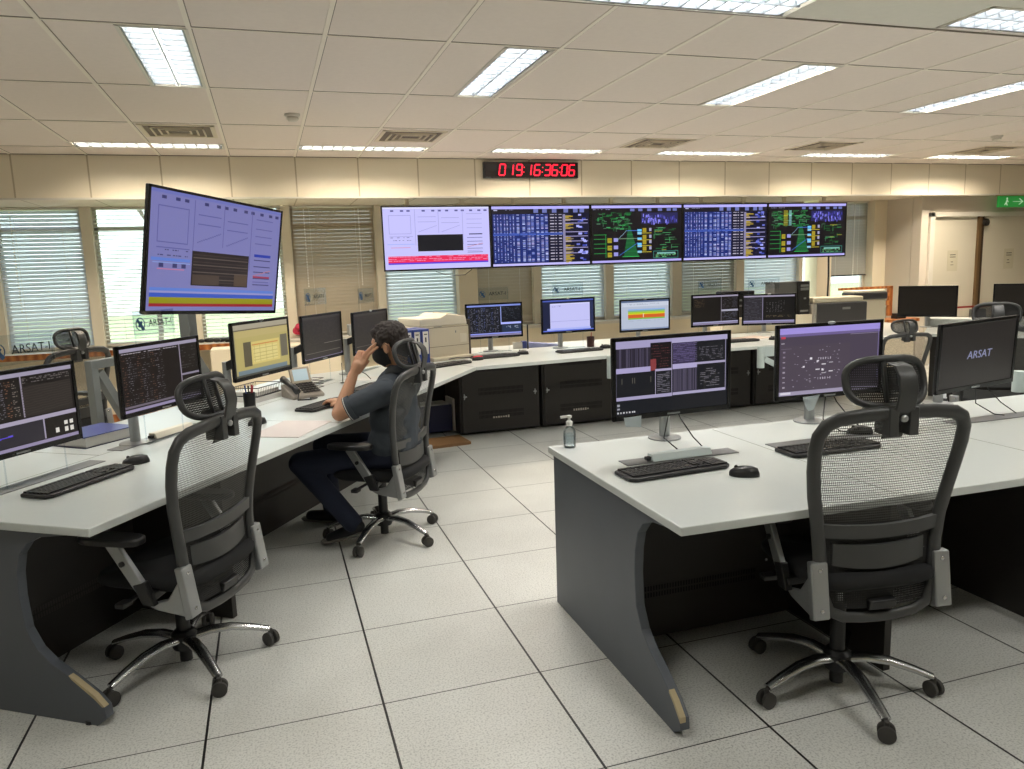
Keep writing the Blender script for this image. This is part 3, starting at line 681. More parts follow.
SEG = {'0': 'abcdef', '1': 'bc', '3': 'abgcd', '6': 'afedcg', '9': 'abfgcd'}
cg = MB(); W_, H_ = .062, .112; t = .013
def seg_digit(ch, cx):
    w, h = W_/2, H_/2
    P = {'a': ((-w, h), (w, h)), 'd': ((-w, -h), (w, -h)), 'g': ((-w, 0), (w, 0)), 'f': ((-w, h), (-w, 0)), 'e': ((-w, 0), (-w, -h)), 'b': ((w, h), (w, 0)), 'c': ((w, 0), (w, -h))}
    for s in SEG[ch]:
        (xa, za), (xb, zb) = P[s]; sh = .14
        A, B = Vector((cx+xa+za*sh, -.0545, za)), Vector((cx+xb+zb*sh, -.0545, zb)); d = (B-A).normalized()*.004
        cg.bar(A+d, B-d, t, .003, (0, 1, 0))
def fx(px): return (px-490)/680*1.07
for ch, px in zip('0191636' '06', (278, 334, 398, 464, 527, 602, 656, 726, 781)):
    cg = MB(); seg_digit(ch, fx(px)); cg.build('digit', mat('red_led', 'ff1f3c', .5, emit=1.6), ck)
for px in (432, 565, 692):
    for zz in (-.022, .026): MB().box(fx(px)-.005+zz*.14, fx(px)+.005+zz*.14, -.056, -.053, zz-.005, zz+.005).build('colon_dot', mat('red_led'), ck)
MB().box(-.52, -.46, -.0525, -.05, -.079, -.074).build('maker_label', M_GREYM, ck)

# ------------------------------------------------------------ screens
def display(name, label, cat, loc, rotz, w, h, zc, cv, tilt=0, roll=0, depth=.045, bez=.016, pole=None, px=0, group=None, gain=1.0, badge=True, webcam=False):
    r = thing(name, label, cat, loc, rotz, group)
    T = Matrix.Translation((0, 0, zc-loc[2])) @ Matrix.Rotation(-tilt, 4, 'X') @ Matrix.Rotation(-roll, 4, 'Y')
    b = MB(); b.M = T
    b.box(-w/2, w/2, 0, depth*.35, -h/2, h/2); b.box(-w*.40, w*.40, depth*.3, depth, -h*.38, h*.38)
    b.build('housing', M_BLACK, r, bevel=.006)
    b = MB(); b.M = T
    lo = bez*1.35
    b.box(-w/2, w/2, -.006, .002, h/2-bez, h/2); b.box(-w/2, w/2, -.006, .002, -h/2, -h/2+lo); b.box(-w/2, -w/2+bez, -.006, .002, -h/2, h/2); b.box(w/2-bez, w/2, -.006, .002, -h/2, h/2)
    b.build('bezel', M_BEZEL, r, bevel=.0015)
    sw, sh = w-2*bez, h-bez-lo
    TS = T @ Matrix.Translation((0, -.0015, (lo-bez)/2))
    if cv is None:
        b = MB(); b.M = TS; b.box(-sw/2, sw/2, 0, .002, -sh/2, sh/2); b.build('screen', M_OFF, r)
    else: screen_obj(cv, sw, sh, TS, r, gain=gain)
    if badge:
        b = MB(); b.M = T; b.box(-.03, .03, -.0072, -.006, -h/2+lo*.3, -h/2+lo*.62); b.build('badge', M_SILVER, r)
    if webcam:
        b = MB(); b.M = T; b.ell((0, -.004, h/2-.002), (.02, .01, .008)); b.build('webcam', M_SILVER, r, smooth=True)
    if pole:
        py, top = pole
        b = MB(); b.cyl((px, py, .006), (px, py, top), .024); b.build('stand_pole', M_SILVER, r, smooth=40)
        b = MB(); b.lathe([(.075, 0), (.075, .006), (.03, .012)], (px, py, 0)); b.build('stand_base', M_SILVER, r, smooth=40)
        b = MB(); b.bar((px, py, top-.03), (0, .03, zc-loc[2]-.02), .04, .05); b.bar((-.06, depth, zc-loc[2]), (.06, depth, zc-loc[2]), .02, .1); b.build('monitor_arm', M_BLACK, r, bevel=.004)
    return r, T
A56 = math.radians(56); DT = .74
ux, uy = math.cos(A56), math.sin(A56)
def LD(u, n): return (-.62+ux*u-uy*n, 2.71+uy*u+ux*n)
G1 = 'desk monitors on the left desk'; G2 = 'desk monitors on the back row'; G3 = 'desk monitors on the right desk'
x, y = LD(.305, .6)
display('desk_monitor', 'nearest desk monitor at the left picture edge, dark tables and a purple line', 'monitor', (x, y, DT), math.radians(55.5), .56, .33, 1.058, pic_dark(21, 0), pole=(.3, .25), group=G1)
display('desk_monitor', 'desk monitor with a dark table screen behind the left empty chair', 'monitor', (-.512, 3.976, DT), math.radians(57), .56, .33, 1.085, pic_dark(22, 1), pole=(.2, .28), px=.0, group=G1)
display('desk_monitor', 'desk monitor showing a yellow document, behind the pen cup', 'monitor', (-.051, 4.65, DT), math.radians(55.7), .56, .33, 1.124, pic_doc_yellow(), pole=(.26, .30), px=.0, group=G1, webcam=True)
display('desk_monitor', 'desk monitor with a dim grey-brown screen behind the desk phone', 'monitor', (.355, 5.58, DT), math.radians(56.4), .56, .33, 1.093, pic_dark(24, 3, '2c2825'), pole=(.22, .28), px=-.05, group=G1)
display('desk_monitor', 'desk monitor with a dim screen just left of the seated man\'s head', 'monitor', (.759, 6.06, DT), math.radians(54), .56, .33, 1.074, pic_dark(25, 3, '2a2623'), pole=(.2, .28), px=-.05, group=G1, webcam=True)
display('desk_monitor', 'back row monitor with a blue table screen, right of the cream printer', 'monitor', (2.016, 6.869, DT), 0, .56, .33, 1.045, pic_dark(26, 2, '14151c'), pole=(.16, .25), group=G2)
display('desk_monitor', 'back row monitor showing a white document', 'monitor', (2.705, 6.715, DT), math.radians(2.9), .56, .33, 1.066, pic_doc_white(), pole=(.2, .25), group=G2, webcam=True)
display('desk_monitor', 'back row monitor with yellow, orange and green colour bands', 'monitor', (3.646, 6.966, DT), math.radians(-1.6), .56, .33, 1.009, pic_bars(), pole=(.16, .22), group=G2, webcam=True)
display('desk_monitor', 'back row monitor with dark panes, left one of the pair under the fourth wall screen', 'monitor', (4.348, 6.774, DT), 0, .56, .33, 1.034, pic_dark(29, 4, '1b1816'), pole=(.2, .25), group=G2)
display('desk_monitor', 'back row monitor with a dark split screen in front of the black computer tower', 'monitor', (5.061, 6.87, DT), math.radians(-22), .56, .33, 1.002, pic_dark(30, 5, '161414'), pole=(.2, .22), group=G2, webcam=True)
m11, T11 = display('desk_monitor', 'large near monitor with four window panes on the right desk\'s left end', 'monitor', (1.553, 2.728, DT), math.radians(3), .56, .335, 1.087, pic_four(), pole=(.32, .24), px=.16, group=G3)
m12, T12 = display('desk_monitor', 'near monitor with a purple-grey diagram screen on the right desk', 'monitor', (2.364, 2.769, DT), math.radians(-1.3), .56, .335, 1.089, pic_purple(), pole=(.30, .26), px=.135, group=G3, webcam=True)
cvA = Cv(80, 46, '2b2826')
for k in range(46): cvA.a[k] = np.array([.165, .152, .145])
m13, T13 = display('desk_monitor', 'near monitor tilted back showing only the ARSAT wordmark on dark grey', 'monitor', (3.225, 2.77, DT), math.radians(6.4), .56, .335, 1.056, cvA, tilt=math.radians(-3), roll=math.radians(1.5), pole=(.34, .26), px=.2, group=G3)
text_mesh('wordmark', 'ARSAT', .052, mat('wordmark_glow', '8f93b8', .5, emit=.45), m13, T13 @ Matrix.Translation((.01, -.003, 0)) @ FRONT @ Matrix.Scale(1.12, 4, (1, 0, 0)), shear=.12)
display('desk_monitor', 'switched-off monitor on the far right desk facing the viewer', 'monitor', (6.69, 6.386, DT), math.radians(-49), .56, .33, 1.03, None, pole=(.2, .26), group='switched-off monitors on the far right desk', badge=False)
display('desk_monitor', 'switched-off monitor cut by the right picture edge', 'monitor', (7.26, 5.73, DT), math.radians(-49), .56, .33, 1.04, None, pole=(.2, .26), group='switched-off monitors on the far right desk', badge=False)
for (rt, T, x, h_, lab) in ((m11, T11, -.19, .045, 0), (m12, T12, -.10, .06, 1)):
    b = MB(); b.M = T @ Matrix.Translation((x, -.004, -.162))
    if lab == 0: b.prism([(-.045, .008), (.035, .010), (.034, -.038), (-.036, -.030)], -.0075, -.0065, 'y')
    else: b.prism([(-.045, .006), (.045, .010), (.012, -.055), (-.012, -.06), (-.025, -.045)], -.0075, -.0065, 'y')
    b.build('taped_note', mat('note_paper', 'c6d2d6', .7), rt)
# cables hanging under near monitors
for (x, y, dx, lab) in ((1.66, 2.93, 0, 'black cable pair hanging below the four-pane monitor'), (2.46, 2.95, .05, 'thin black cable below the purple diagram monitor'), (3.32, 2.93, .1, 'thin black cable below the wordmark monitor')):
    b = MB(); b.tube([(0, 0, .19), (-.03, -.02, .12), (-.07, -.06, .05), (-.04, -.14, .006), (-.02, -.18, .005)], .003, 6); b.tube([(.01, 0, .19), (.03, -.03, .12), (.05, -.1, .05), (.07, -.17, .005)], .003, 6)
    tag(b.build('monitor_cable', M_BLACK, loc=(x+dx, y, DT)), lab, 'cable')
# wall screens
WS = ['wall screen with a white dashboard and a red band, leftmost of the hanging row', 'hanging wall screen with a blue data table, second from the left', 'hanging wall screen with a green network diagram in the middle of the row', 'hanging wall screen with a blue data table, second from the right', 'hanging wall screen with a green network diagram at the right end of the row']
pics = [pic_dash(), pic_table(1), pic_net(2), pic_table(9), pic_net(4, 1)]
for k in range(5):
    r, T = display('wall_screen', WS[k], 'screen', (1.19+1.183*(k+.5), 8.1, 1.866), 0, 1.178, .675, 1.868, pics[k], depth=.06, bez=.013, group='large screens hanging below the beam', badge=False, gain=1.0)
    for sx in (-.3, .3):
        b = MB(); b.box(sx-.02, sx+.02, .06, .09, -.2, ZB-1.866); b.box(sx-.05, sx+.05, .05, .12, ZB-1.872, ZB-1.866); b.build('hanging_bracket', M_WALL, r)
c = MB(); c.tube([(-.2, 0, 0), (-.1, 0, -.035), (.02, 0, -.05), (.12, 0, -.045), (.17, 0, -.01), (.2, 0, .01)], .004, 6)
tag(c.build('loose_cable', M_BLACK, loc=(1.95, 8.12, 1.515)), 'black cable looping below the leftmost wall screen', 'cable')
c = MB(); c.tube([(0, 0, 0), (.01, 0, -.3), (0, 0, -.75)], .012, 6)
tag(c.build('drop_cable', M_BLACK, loc=(6.93, 8.2, 1.58)), 'dark cable dropping beside the right pillar below the wall screens', 'cable')
# big tilted screen
big, TB = display('large_screen', 'large tilted screen with purple dashboard above the left desk', 'screen', (-.264, 5.174, 1.3), math.radians(54.3), 1.24, .72, 1.665, pic_dash(True), tilt=math.radians(-7.8), roll=math.radians(-3.6), depth=.07, bez=.016, badge=False, gain=.68)
st = thing('screen_stand', 'grey steel frame stand behind the left desk carrying the large screen', 'stand', (*LD(2.42, 1.52), 0), A56)
b = MB(); b.box(-.04, .04, -.04, .04, 0, 1.75); b.build('main_post', M_STEEL, st, bevel=.004)
b = MB(); b.bar((0, -.03, 1.62), (-.05, -.33, 1.62), .06, .09); b.box(-.25, .15, -.345, -.325, 1.45, 1.8); b.build('screen_arm', M_STEEL, st, bevel=.003)
b = MB(); b.box(-.865, -.815, -.025, .025, 0, 1.09); b.box(-.84, -.04, -.025, .025, 1.04, 1.09); b.build('side_frame', M_STEEL, st, bevel=.004)
b = MB(); b.bar((-.80, 0, 1.02), (-.58, 0, .62), .05, .05); b.bar((-.80, 0, .6), (-.04, 0, .6), .05, .05); b.build('diagonal_brace', M_STEEL, st, bevel=.003)
b = MB(); b.prism([(.04, .66), (.22, .66), (.22, .80), (.04, 1.05)], -.02, .02, 'y'); b.build('gusset', M_STEEL, st, bevel=.003)
b = MB(); b.box(-1.1, .3, -.13, .2, 0, .03); b.build('foot_plate', M_STEEL, st, bevel=.004)

# acrylic signs with the room name, standing behind the monitors
M_INK = mat('sign_ink', '23303a', .6); M_INKB = mat('sign_blue', '2f5a86', .6)
def sign(x, y, rz, w, zt, label, sz, show=True):
    r = thing('acrylic_sign', label, 'sign', (x, y, DT), rz, 'clear name signs behind the monitors')
    hz = zt-DT
    MB().box(-w/2, w/2, 0, .003, hz-.12, hz).build('clear_plate', M_ACR, r)
    for sx in (-1, 1): MB().cyl((sx*(w/2-.008), .006, .004), (sx*(w/2-.008), .006, hz-.02), .003, n=8).build('support_rod', M_ACR, r)
    MB().box(-w/2-.01, w/2+.01, -.02, .04, 0, .004).build('foot', M_ACR, r)
    zc = hz-.062; s = sz*.82
    text_mesh('lettering', 'ARSAT-I', s, M_INK, r, Matrix.Translation((.040*w/.3, -.0015, zc)) @ FRONT, .0004)
    g = MB(); cx = -w/2+.042
    g.tube([(cx+.028*math.cos(a), -.001, zc+.03*math.sin(a)) for a in [2*PI*k/20 for k in range(20)]], .0022, 5, closed=True)
    g.bar((cx-.018, -.001, zc+.022), (cx-.004, -.001, zc+.004), .014, .002, (0, 1, 0)); g.bar((cx+.002, -.001, zc-.004), (cx+.02, -.001, zc-.03), .016, .002, (0, 1, 0)); g.bar((cx-.012, -.001, zc-.012), (cx+.012, -.001, zc+.012), .012, .002, (0, 1, 0))
    g.build('emblem', M_INKB, r)
sg = 'clear sign with the station name '
sx, sy = LD(.66, .78); sign(-.955, 3.50, A56, .30, 1.345, sg+'above the nearest left monitor', .062)
sign(-.545, 4.15, A56, .28, 1.39, sg+'below the lower left corner of the tilted screen', .055)
sign(.335, 5.74, A56, .30, 1.435, sg+'above the dim monitor behind the desk phone', .05)
sign(.77, 6.31, A56, .28, 1.41, sg+'above the dim monitor beside the seated man', .048)
sign(2.04, 6.95, 0, .30, 1.355, sg+'above the blue table monitor', .058)
sign(2.76, 6.85, 0, .32, 1.37, sg+'above the white document monitor', .058)
sign(4.36, 6.9, 0, .28, 1.35, sg+'above the left monitor of the back right pair', .05)
sign(5.10, 7.02, math.radians(-10), .36, 1.335, sg+'in front of the black computer tower', .055)

# ------------------------------------------------------------ desks
def end_profile():
    return [(1.17, .0), (.10, .0), (.055, .035), (.06, .075), (.10, .115), (.18, .165), (.27, .215), (.325, .26), (.365, .33), (.375, .45), (.37, .54), (.35, .61), (.31, .655), (.25, .682), (.15, .695), (.05, .71), (1.17, .71)]
def front_vents(b, x0, x1, rows, zs, y, w=.004, hh=.022):
    for zc in zs:
        for r in range(rows):
            x = x0
            while x < x1: b.box(x, x+w, y-.0012, y, zc-r*(hh+.008)-hh, zc-r*(hh+.008)); x += .0125
# right desk
rd = thing('console_desk', 'pale-topped console desk with charcoal side panel in the right foreground', 'desk', (1.15, 1.95, 0))
b = MB(); b.prism([(0, .02), (0, 1.185), (3.6, 1.185), (3.6, -.02), (1.2, .0)], DT-.03, DT, 'z'); b.build('worktop', M_TOP, rd, bevel=.004)
b = MB(); b.prism(end_profile(), .02, .055, 'x'); b.build('end_panel', M_PANEL, rd, bevel=.003)
b = MB(); b.prism([(.056, .06), (.058, .078), (.097, .1165), (.13, .138), (.13, .128), (.10, .104), (.068, .072)], .019, .040, 'x'); b.build('chipped_edge', M_CHIP, rd)
b = MB(); b.cyl((.04, 1.12, 0), (.04, 1.12, .012), .02); b.build('levelling_foot', M_BLACK, rd)
MB().box(.055, 3.55, .66, .69, .03, .71).build('modesty_panel', M_CAB, rd); MB().box(.055, 3.55, 1.14, 1.165, .03, .71).build('rear_panel', M_CAB, rd)
for k in range(4):
    for rows, zz in ((3, .60), (2, .25)):
        b = MB(); front_vents(b, .12+k*.82, .72+k*.82, rows, (zz,), .66, .007, .02); b.build('ventilation_slots', M_VENT, rd)
for x in (.9, 1.75, 2.6): MB().box(x, x+.03, .12, .66, .03, .71).build('divider', M_CAB, rd)
b = MB()
for x in (.10, .10, .78, .95): 
    for z in (.62, .50, .28): b.ell((x, .655, z), (.006, .004, .006), 8, 6)
b.build('screws', M_SILVER, rd)
for x in (.835, 1.72): MB().box(x, x+.003, .03, 1.16, DT, DT+.0008).build('worktop_joint', mat('joint_line', '9a9d94', .6), rd)
# left desk (local x runs along the front edge, y away from it)
ld_ = thing('console_desk', 'long diagonal console desk with charcoal side panel on the left', 'desk', (-.62, 2.71, 0), A56)
L = 3.94
b = MB(); b.prism([(0, 0), (0, .9), (.0, 1.36), (3.2, 1.36), (L+.42, .72), (L-.0, .0)], DT-.03, DT, 'z'); b.build('worktop', M_TOP, ld_, bevel=.004)
b = MB(); b.prism(end_profile(), .03, .065, 'x'); b.build('end_panel', M_PANEL, ld_, bevel=.003)
b = MB(); b.prism([(.058, .078), (.097, .1165), (.178, .167), (.20, .178), (.19, .165), (.10, .104), (.068, .076)], .029, .050, 'x'); b.build('chipped_edge', M_CHIP, ld_)
b = MB(); b.cyl((.045, .14, 0), (.045, .14, .012), .02); b.build('levelling_foot', M_BLACK, ld_)
MB().box(.065, 3.9, .655, .685, .0, .71).build('modesty_panel', M_CAB, ld_); MB().box(.065, 3.1, 1.30, 1.33, .03, .71).build('rear_panel', M_CAB, ld_)
for k in range(4):
    for rows, zz in ((3, .62), (2, .25)):
        b = MB(); front_vents(b, .16+k*.8, .72+k*.8, rows, (zz,), .655, .007, .02); b.build('ventilation_slots', mat('slot_grey', '4a4642', .7), ld_)
b = MB(); b.box(.86, .89, .15, .66, .0, .71); b.build('divider', M_CAB, ld_)
b = MB(); b.cyl((.862, .40, .56), (.856, .40, .56), .014); b.build('red_lock', M_RED, ld_)
for q in ((.03, 3.3, .80, .803), (1.70, 1.703, .02, .8), (.86, .863, .803, 1.3)): MB().box(*q, DT, DT+.0008).build('worktop_joint', mat('joint_line'), ld_)
# back row worktop (continuous) and right wing
bk = thing('counter_worktop', 'cream-lit continuous worktop of the back console row', 'worktop', (0, 0, 0))
b = MB(); b.prism([(1.585, 5.99), (2.8, 6.10), (3.4, 6.02), (4.3, 5.985), (6.23, 6.0), (6.95, 6.83), (7.0, 7.5), (6.4, 7.5), (1.1, 7.42), (1.1, 6.70), (1.23, 6.76)], DT-.031, DT-.0005, 'z')
b.build('board', M_TOP, bk, bevel=.003)
b = MB(); b.box(1.2, 6.4, 7.385, 7.42, 0, DT-.031); b.build('back_board', M_CAB, bk)
rw = thing('console_desk', 'far right wing desk under the switched-off monitors', 'desk', (6.24, 6.0, 0), math.radians(-49))
b = MB(); b.box(0.01, 3.4, 0, 1.1, DT-.03, DT); b.build('worktop', M_TOP, rw, bevel=.004)
b = MB(); b.box(.05, 3.35, .65, .68, 0, .71); b.build('modesty_panel', M_CAB, rw)
b = MB(); b.box(.02, 3.38, .80, 1.05, DT, DT+.09); b.build('riser_shelf', M_EDGE, rw, bevel=.004)
# back cabinets
cx = [1.60, 2.41, 3.22, 3.99, 4.76, 5.56]
CL = ['black vented cabinet under the corner of the back row, leftmost', 'black vented cabinet under the back row behind the hand-gel bottle', 'black vented cabinet under the back row behind the four-pane monitor', 'black vented cabinet under the back row between the two near monitors', 'black vented cabinet under the back row behind the purple diagram monitor']
for i in range(5):
    w = cx[i+1]-cx[i]-.03
    r = thing('vented_cabinet', CL[i], 'cabinet', (cx[i]+.01, 6.70, 0), 0, 'vented cabinets under the back row')
    b = MB(); b.box(0, w, .02, .62, .02, .70); b.build('body', M_CAB, r, bevel=.003)
    b = MB(); b.box(.02, w-.02, 0, .02, .03, .69); b.build('door', M_CAB, r, bevel=.003)
    for zz in (.66, .44, .22):
        b = MB(); front_vents(b, .18, w-.17, 2, (zz,), 0, .006, .03); b.build('ventilation_slots', M_VENT, r)
    for s in (.045, w-.045):
        h = MB(); h.cyl((s, -.001, .37), (s, -.012, .37), .011, n=12); h.bar((s, -.01, .37), (s+(.02 if s < .1 else -.02), -.01, .37), .008, .01); h.bar((s, -.01, .37), (s-.006, -.01, .345), .007, .008); h.bar((s, -.01, .37), (s-.006, -.01, .395), .007, .008); h.build('latch', M_SILVER, r)
    if i < 2:
        t = MB(); rg = random.Random(i+4); xx = w*.40
        for k in range(7): hh = rg.uniform(.012, .024); t.box(xx, xx+.014, -.003, -.0012, .155-hh/2, .155+hh/2); xx += .024
        t.build('worn_sticker', mat('sticker_white', 'c8c0b4', .7), r)
b = MB(); b.box(1.22, 1.24, 6.72, 7.3, 0, .70); tag(b.build('corner_board', M_CAB), 'dark upright board under the corner of the two console desks', 'board')
bx = thing('floor_box', 'open dark box of papers on the floor under the desk corner', 'box', (1.40, 6.98, 0), .1)
b = MB(); b.box(-.16, .16, -.12, .12, .03, .28); b.build('box', M_NAVY, bx, bevel=.004)
b = MB(); b.box(.17, .19, -.12, .1, .02, .33); b.box(-.14, .14, -.1, .1, .28, .29); b.build('papers', M_PAPER, bx)
b = MB(); b.box(-.30, .30, -.16, .16, 0, .025); tag(b.build('cardboard_sheet', mat('cardboard', '8a6844', .8, noise=.1), loc=(1.30, 6.50, 0), rotz=.1), 'flat brown cardboard on the floor under the desk corner', 'cardboard')
# pale curved plates hanging on the desk fronts
for (x, y, lab) in ((2.83, 6.056, 'pale rounded plastic cap on the back row edge beside the four-pane monitor'), (4.30, 5.945, 'pale rounded plastic cap on the back row edge between the near monitors'), (4.06, 3.21, 'pale rounded plastic cap at the back of the right desk behind the wordmark monitor')):
    r = thing('edge_cap', lab, 'desk cap', (x, y, 0), 0, 'pale caps on the desk edges')
    hi = DT+.0 if y > 5 else DT+.12; lo = hi-.20 if y > 5 else DT
    b = MB(); b.cyl((0, 0, lo), (0, 0, hi), .034); b.build('round_cap', mat('pale_plastic', 'b9c6c4', .4), r, smooth=40)
    if y < 6 and y > 5:
        b = MB(); b.box(.03, .30, .0, .012, hi-.10, hi-.01); b.bar((.04, .0, hi-.12), (.32, .0, hi-.26), .02, .05); b.build('side_plate', mat('pale_plastic'), r)

# ------------------------------------------------------------ chairs
def make_chair(label, loc, rotz, base_rot=0, dz=0, group='mesh office chairs with headrests'):
    r = thing('office_chair', label, 'chair', loc, rotz, group)
    # star base
    hub = MB(); hub.lathe([(.045, .075), (.05, .09), (.05, .135), (.035, .15)]); hub.lathe([(.027, .15), (.027, .33)]); hub.lathe([(.024, .02), (.024, .08)]); hub.build('column', M_BLACK, r, smooth=40)
    g = MB(); g.lathe([(.014, .33), (.014, .40+dz)]); g.build('gas_lift', M_CHROME, r, smooth=40)
    for k in range(5):
        a = base_rot+2*PI*k/5; ca, sa = math.cos(a), math.sin(a)
        P = [(.03, .115), (.10, .125), (.18, .118), (.26, .095), (.325, .072)]
        lg = MB(); lg.tube([(q*ca, q*sa, z) for q, z in P], [.027, .026, .024, .021, .018], 12, flat=.62, up0=(0, 0, 1))
        lo = lg.build('base_leg', M_CHROME, r, smooth=50)
        cw = MB(); d = (a+1.1*k)
        px_, py_ = .33*ca, .33*sa; wx, wy = -math.sin(d), math.cos(d)
        for s in (-1, 1):
            c0 = Vector((px_+wx*s*.007, py_+wy*s*.007, .029)); c1 = Vector((px_+wx*s*.025, py_+wy*s*.025, .029)); cw.tube([c0, c0+(c1-c0)*.15, c0+(c1-c0)*.8, c1], [.026, .029, .029, .023], 20)
        cw.cyl((px_, py_, .03), (px_, py_, .068), .009); cw.tube([(px_-wx*.02, py_-wy*.02, .03), (px_+wx*.02, py_+wy*.02, .03)], .012, 10)
        cw.build('caster', M_CASTER, r, smooth=40)
    # mechanism and seat
    def MB2():
        q = MB(); q.M = Matrix.Translation((0, 0, dz)); return q
    b = MB2(); b.box(-.09, .09, -.14, .10, .375, .415); b.bar((0, -.1, .39), (0, -.24, .36), .10, .035); b.tube([(.05, .03, .39), (.20, .05, .385), (.26, .05, .385)], .008); b.tube([(-.05, .0, .39), (-.22, .02, .38), (-.27, .02, .38)], .008); b.box(-.30, -.25, .0, .04, .37, .39)
    b.build('mechanism', M_BLACK, r, bevel=.005)
    s_ = MB2(); n = 28
    def srx(t):
        c, s = math.cos(t), math.sin(t); e = .45
        return (.245*abs(c)**e*(1 if c > 0 else -1), -.015+.235*abs(s)**e*(1 if s > 0 else -1))
    rings = [(.0, .415), (.92, .415), (1.0, .432), (1.0, .455), (.95, .472), (.7, .476), (0, .468)]
    vs = []; fs = []
    for sc, z in rings:
        for k in range(n): x, y = srx(2*PI*k/n); vs.append((x*max(sc, .02), y*max(sc, .02), z-(.02*max(0, (y-.12))/.1 if z > .44 else 0)))
    for i in range(len(rings)-1):
        for k in range(n): l = (k+1) % n; fs.append((i*n+k, i*n+l, (i+1)*n+l, (i+1)*n+k))
    s_.add(vs, fs); s_.build('seat', M_SEAT, r, smooth=True)
    # back frame
    def yb(z): # side profile
        t = (z-.34)/.68; return -.215-.03*t+.035*math.sin(t*PI)-.02*t*t
    side = [(.180, .345), (.203, .40), (.212, .48), (.217, .56), (.228, .65), (.246, .74), (.260, .83), (.266, .90), (.262, .95), (.243, .985), (.205, 1.004), (.12, 1.014), (0, 1.018)]
    pts = [(-x, z) for x, z in side] + [(x, z) for x, z in side[::-1][1:]]
    low = [(.13, .322), (.06, .314), (0, .312), (-.06, .314), (-.13, .322)]
    loop = [(x, yb(z)-.035*(1-(x/.26)**2)*(0.4 if z > .9 else 0), z) for x, z in pts+low]
    rad = [.024 if p[2] > .45 else .019 for p in loop]
    fr = MB2(); fr.tube(loop, rad, 10, closed=True, flat=.72, up0=(0, 1, 0));
    fo = fr.build('back_frame', M_DARKG, r, smooth=True)
    # cross band across the back
    cb = MB2(); nx = 12; vs = []; fs = []
    for i in range(nx+1):
        u = -1+2*i/nx; w = .212; z0, z1 = .600-.012*(1-u*u), .645-.012*(1-u*u)
        bow = -.015*(1-u*u)
        for z in (z0, z1):
            for dy in (0, -.018): vs.append((u*w, yb(z)+bow+dy+.005, z))
    for i in range(nx):
        a = i*4; c = a+4
        fs += [(a, c, c+1, a+1), (a+2, a+3, c+3, c+2), (a, a+2, c+2, c), (a+1, c+1, c+3, a+3)]
    cb.add(vs, fs); cb.build('cross_band', M_DARKG, r, smooth=40)
    # lumbar pad
    lp = MB2(); vs = []; fs = []
    for i in range(nx+1):
        u = -1+2*i/nx; w = .17; z0, z1 = .50-.015*(1-u*u), .575-.01*(1-u*u); bow = -.025*(1-u*u)
        for z in (z0, z1):
            for dy in (.012, -.004): vs.append((u*w, yb(z)+bow+dy, z))
    for i in range(nx):
        a = i*4; c = a+4; fs += [(a, c, c+1, a+1), (a+2, a+3, c+3, c+2), (a, a+2, c+2, c), (a+1, c+1, c+3, a+3)]
    fs += [(0, 1, 3, 2), (nx*4, nx*4+2, nx*4+3, nx*4+1)]
    lp.add(vs, fs); lp.build('lumbar_pad', M_DARKG, r, smooth=40)
    # mesh: upper, lower
    def halfw(z):
        for (xa, za), (xb, zb) in zip(side, side[1:]):
            if za <= z <= zb: return xa+(xb-xa)*(z-za)/(zb-za)
        return side[0][0]
    def skin(zlo, zhi, m, name):
        me = MB2(); nz, nx2 = 14, 12; vs = []; fs = []
        for j in range(nz+1):
            z = zlo+(zhi-zlo)*j/nz; hw = halfw(z)-.004
            for i in range(nx2+1):
                u = -1+2*i/nx2; vs.append((u*hw, yb(z)-.02*(1-u*u)+.006, z))
        for j in range(nz):
            for i in range(nx2): a = j*(nx2+1)+i; fs.append((a, a+1, a+nx2+2, a+nx2+1))
        me.add(vs, fs); me.build(name, m, r, smooth=True)
    skin(.64, 1.004, M_MESH, 'upper_mesh'); skin(.35, .64, M_MESHD, 'lower_mesh')
    # silver side brackets joining back and seat
    for s in (-1, 1):
        b = MB2(); b.prism([(-.190, .52), (-.222, .52), (-.248, .335), (-.217, .325)], s*.198, s*.258, 'x'); b.prism([(-.20, .47), (-.235, .40), (-.243, .335), (-.10, .355), (-.06, .375), (-.15, .40)], s*.236, s*.256, 'x')
        bo = b.build('side_bracket', M_SILVER, r, bevel=.006)
        sc = MB2(); sc.ell((s*.228, -.226, .495), (.008, .004, .008), 10, 6); sc.ell((s*.228, -.246, .365), (.008, .004, .008), 10, 6); sc.build('screws', M_CHROME, bo, smooth=True)
    # armrests
    for s in (-1, 1):
        b = MB2(); b.prism([(-.12, .385), (-.07, .385), (-.035, .46), (-.085, .475)], s*.260, s*.288, 'x'); b.bar((s*.19, -.07, .41), (s*.28, -.09, .415), .05, .03, (0, 0, 1))
        ao = b.build('arm_bracket', M_BLACK, r, bevel=.005)
        b = MB2(); b.bar((s*.274, -.065, .445), (s*.274, .045, .614), .022, .048, (0, 1, 0)); b.build('arm_post', M_SILVER, r, bevel=.004)
        b = MB2(); b.cyl((s*.287, -.005, .54), (s*.296, -.005, .54), .010); b.build('arm_button', M_BLACK, r)
        b = MB2(); pts_ = [(.10*math.cos(t)**3*0+.047*math.copysign(abs(math.cos(t))**.6, math.cos(t)), .04+.13*math.copysign(abs(math.sin(t))**.7, math.sin(t))) for t in [2*PI*k/24 for k in range(24)]]
        b.prism([(s*.274+x, y) for x, y in pts_], .612, .640, 'z'); b.build('arm_pad', M_BLACK, r, bevel=.008, seg=3, smooth=40)
    # headrest: strap, ring frame, mesh
    st_ = MB2(); 
    prof = [(-.235, .925), (-.262, .975), (-.295, 1.03), (-.308, 1.085), (-.300, 1.13), (-.275, 1.160), (-.235, 1.168)]
    vs = []; fs = []
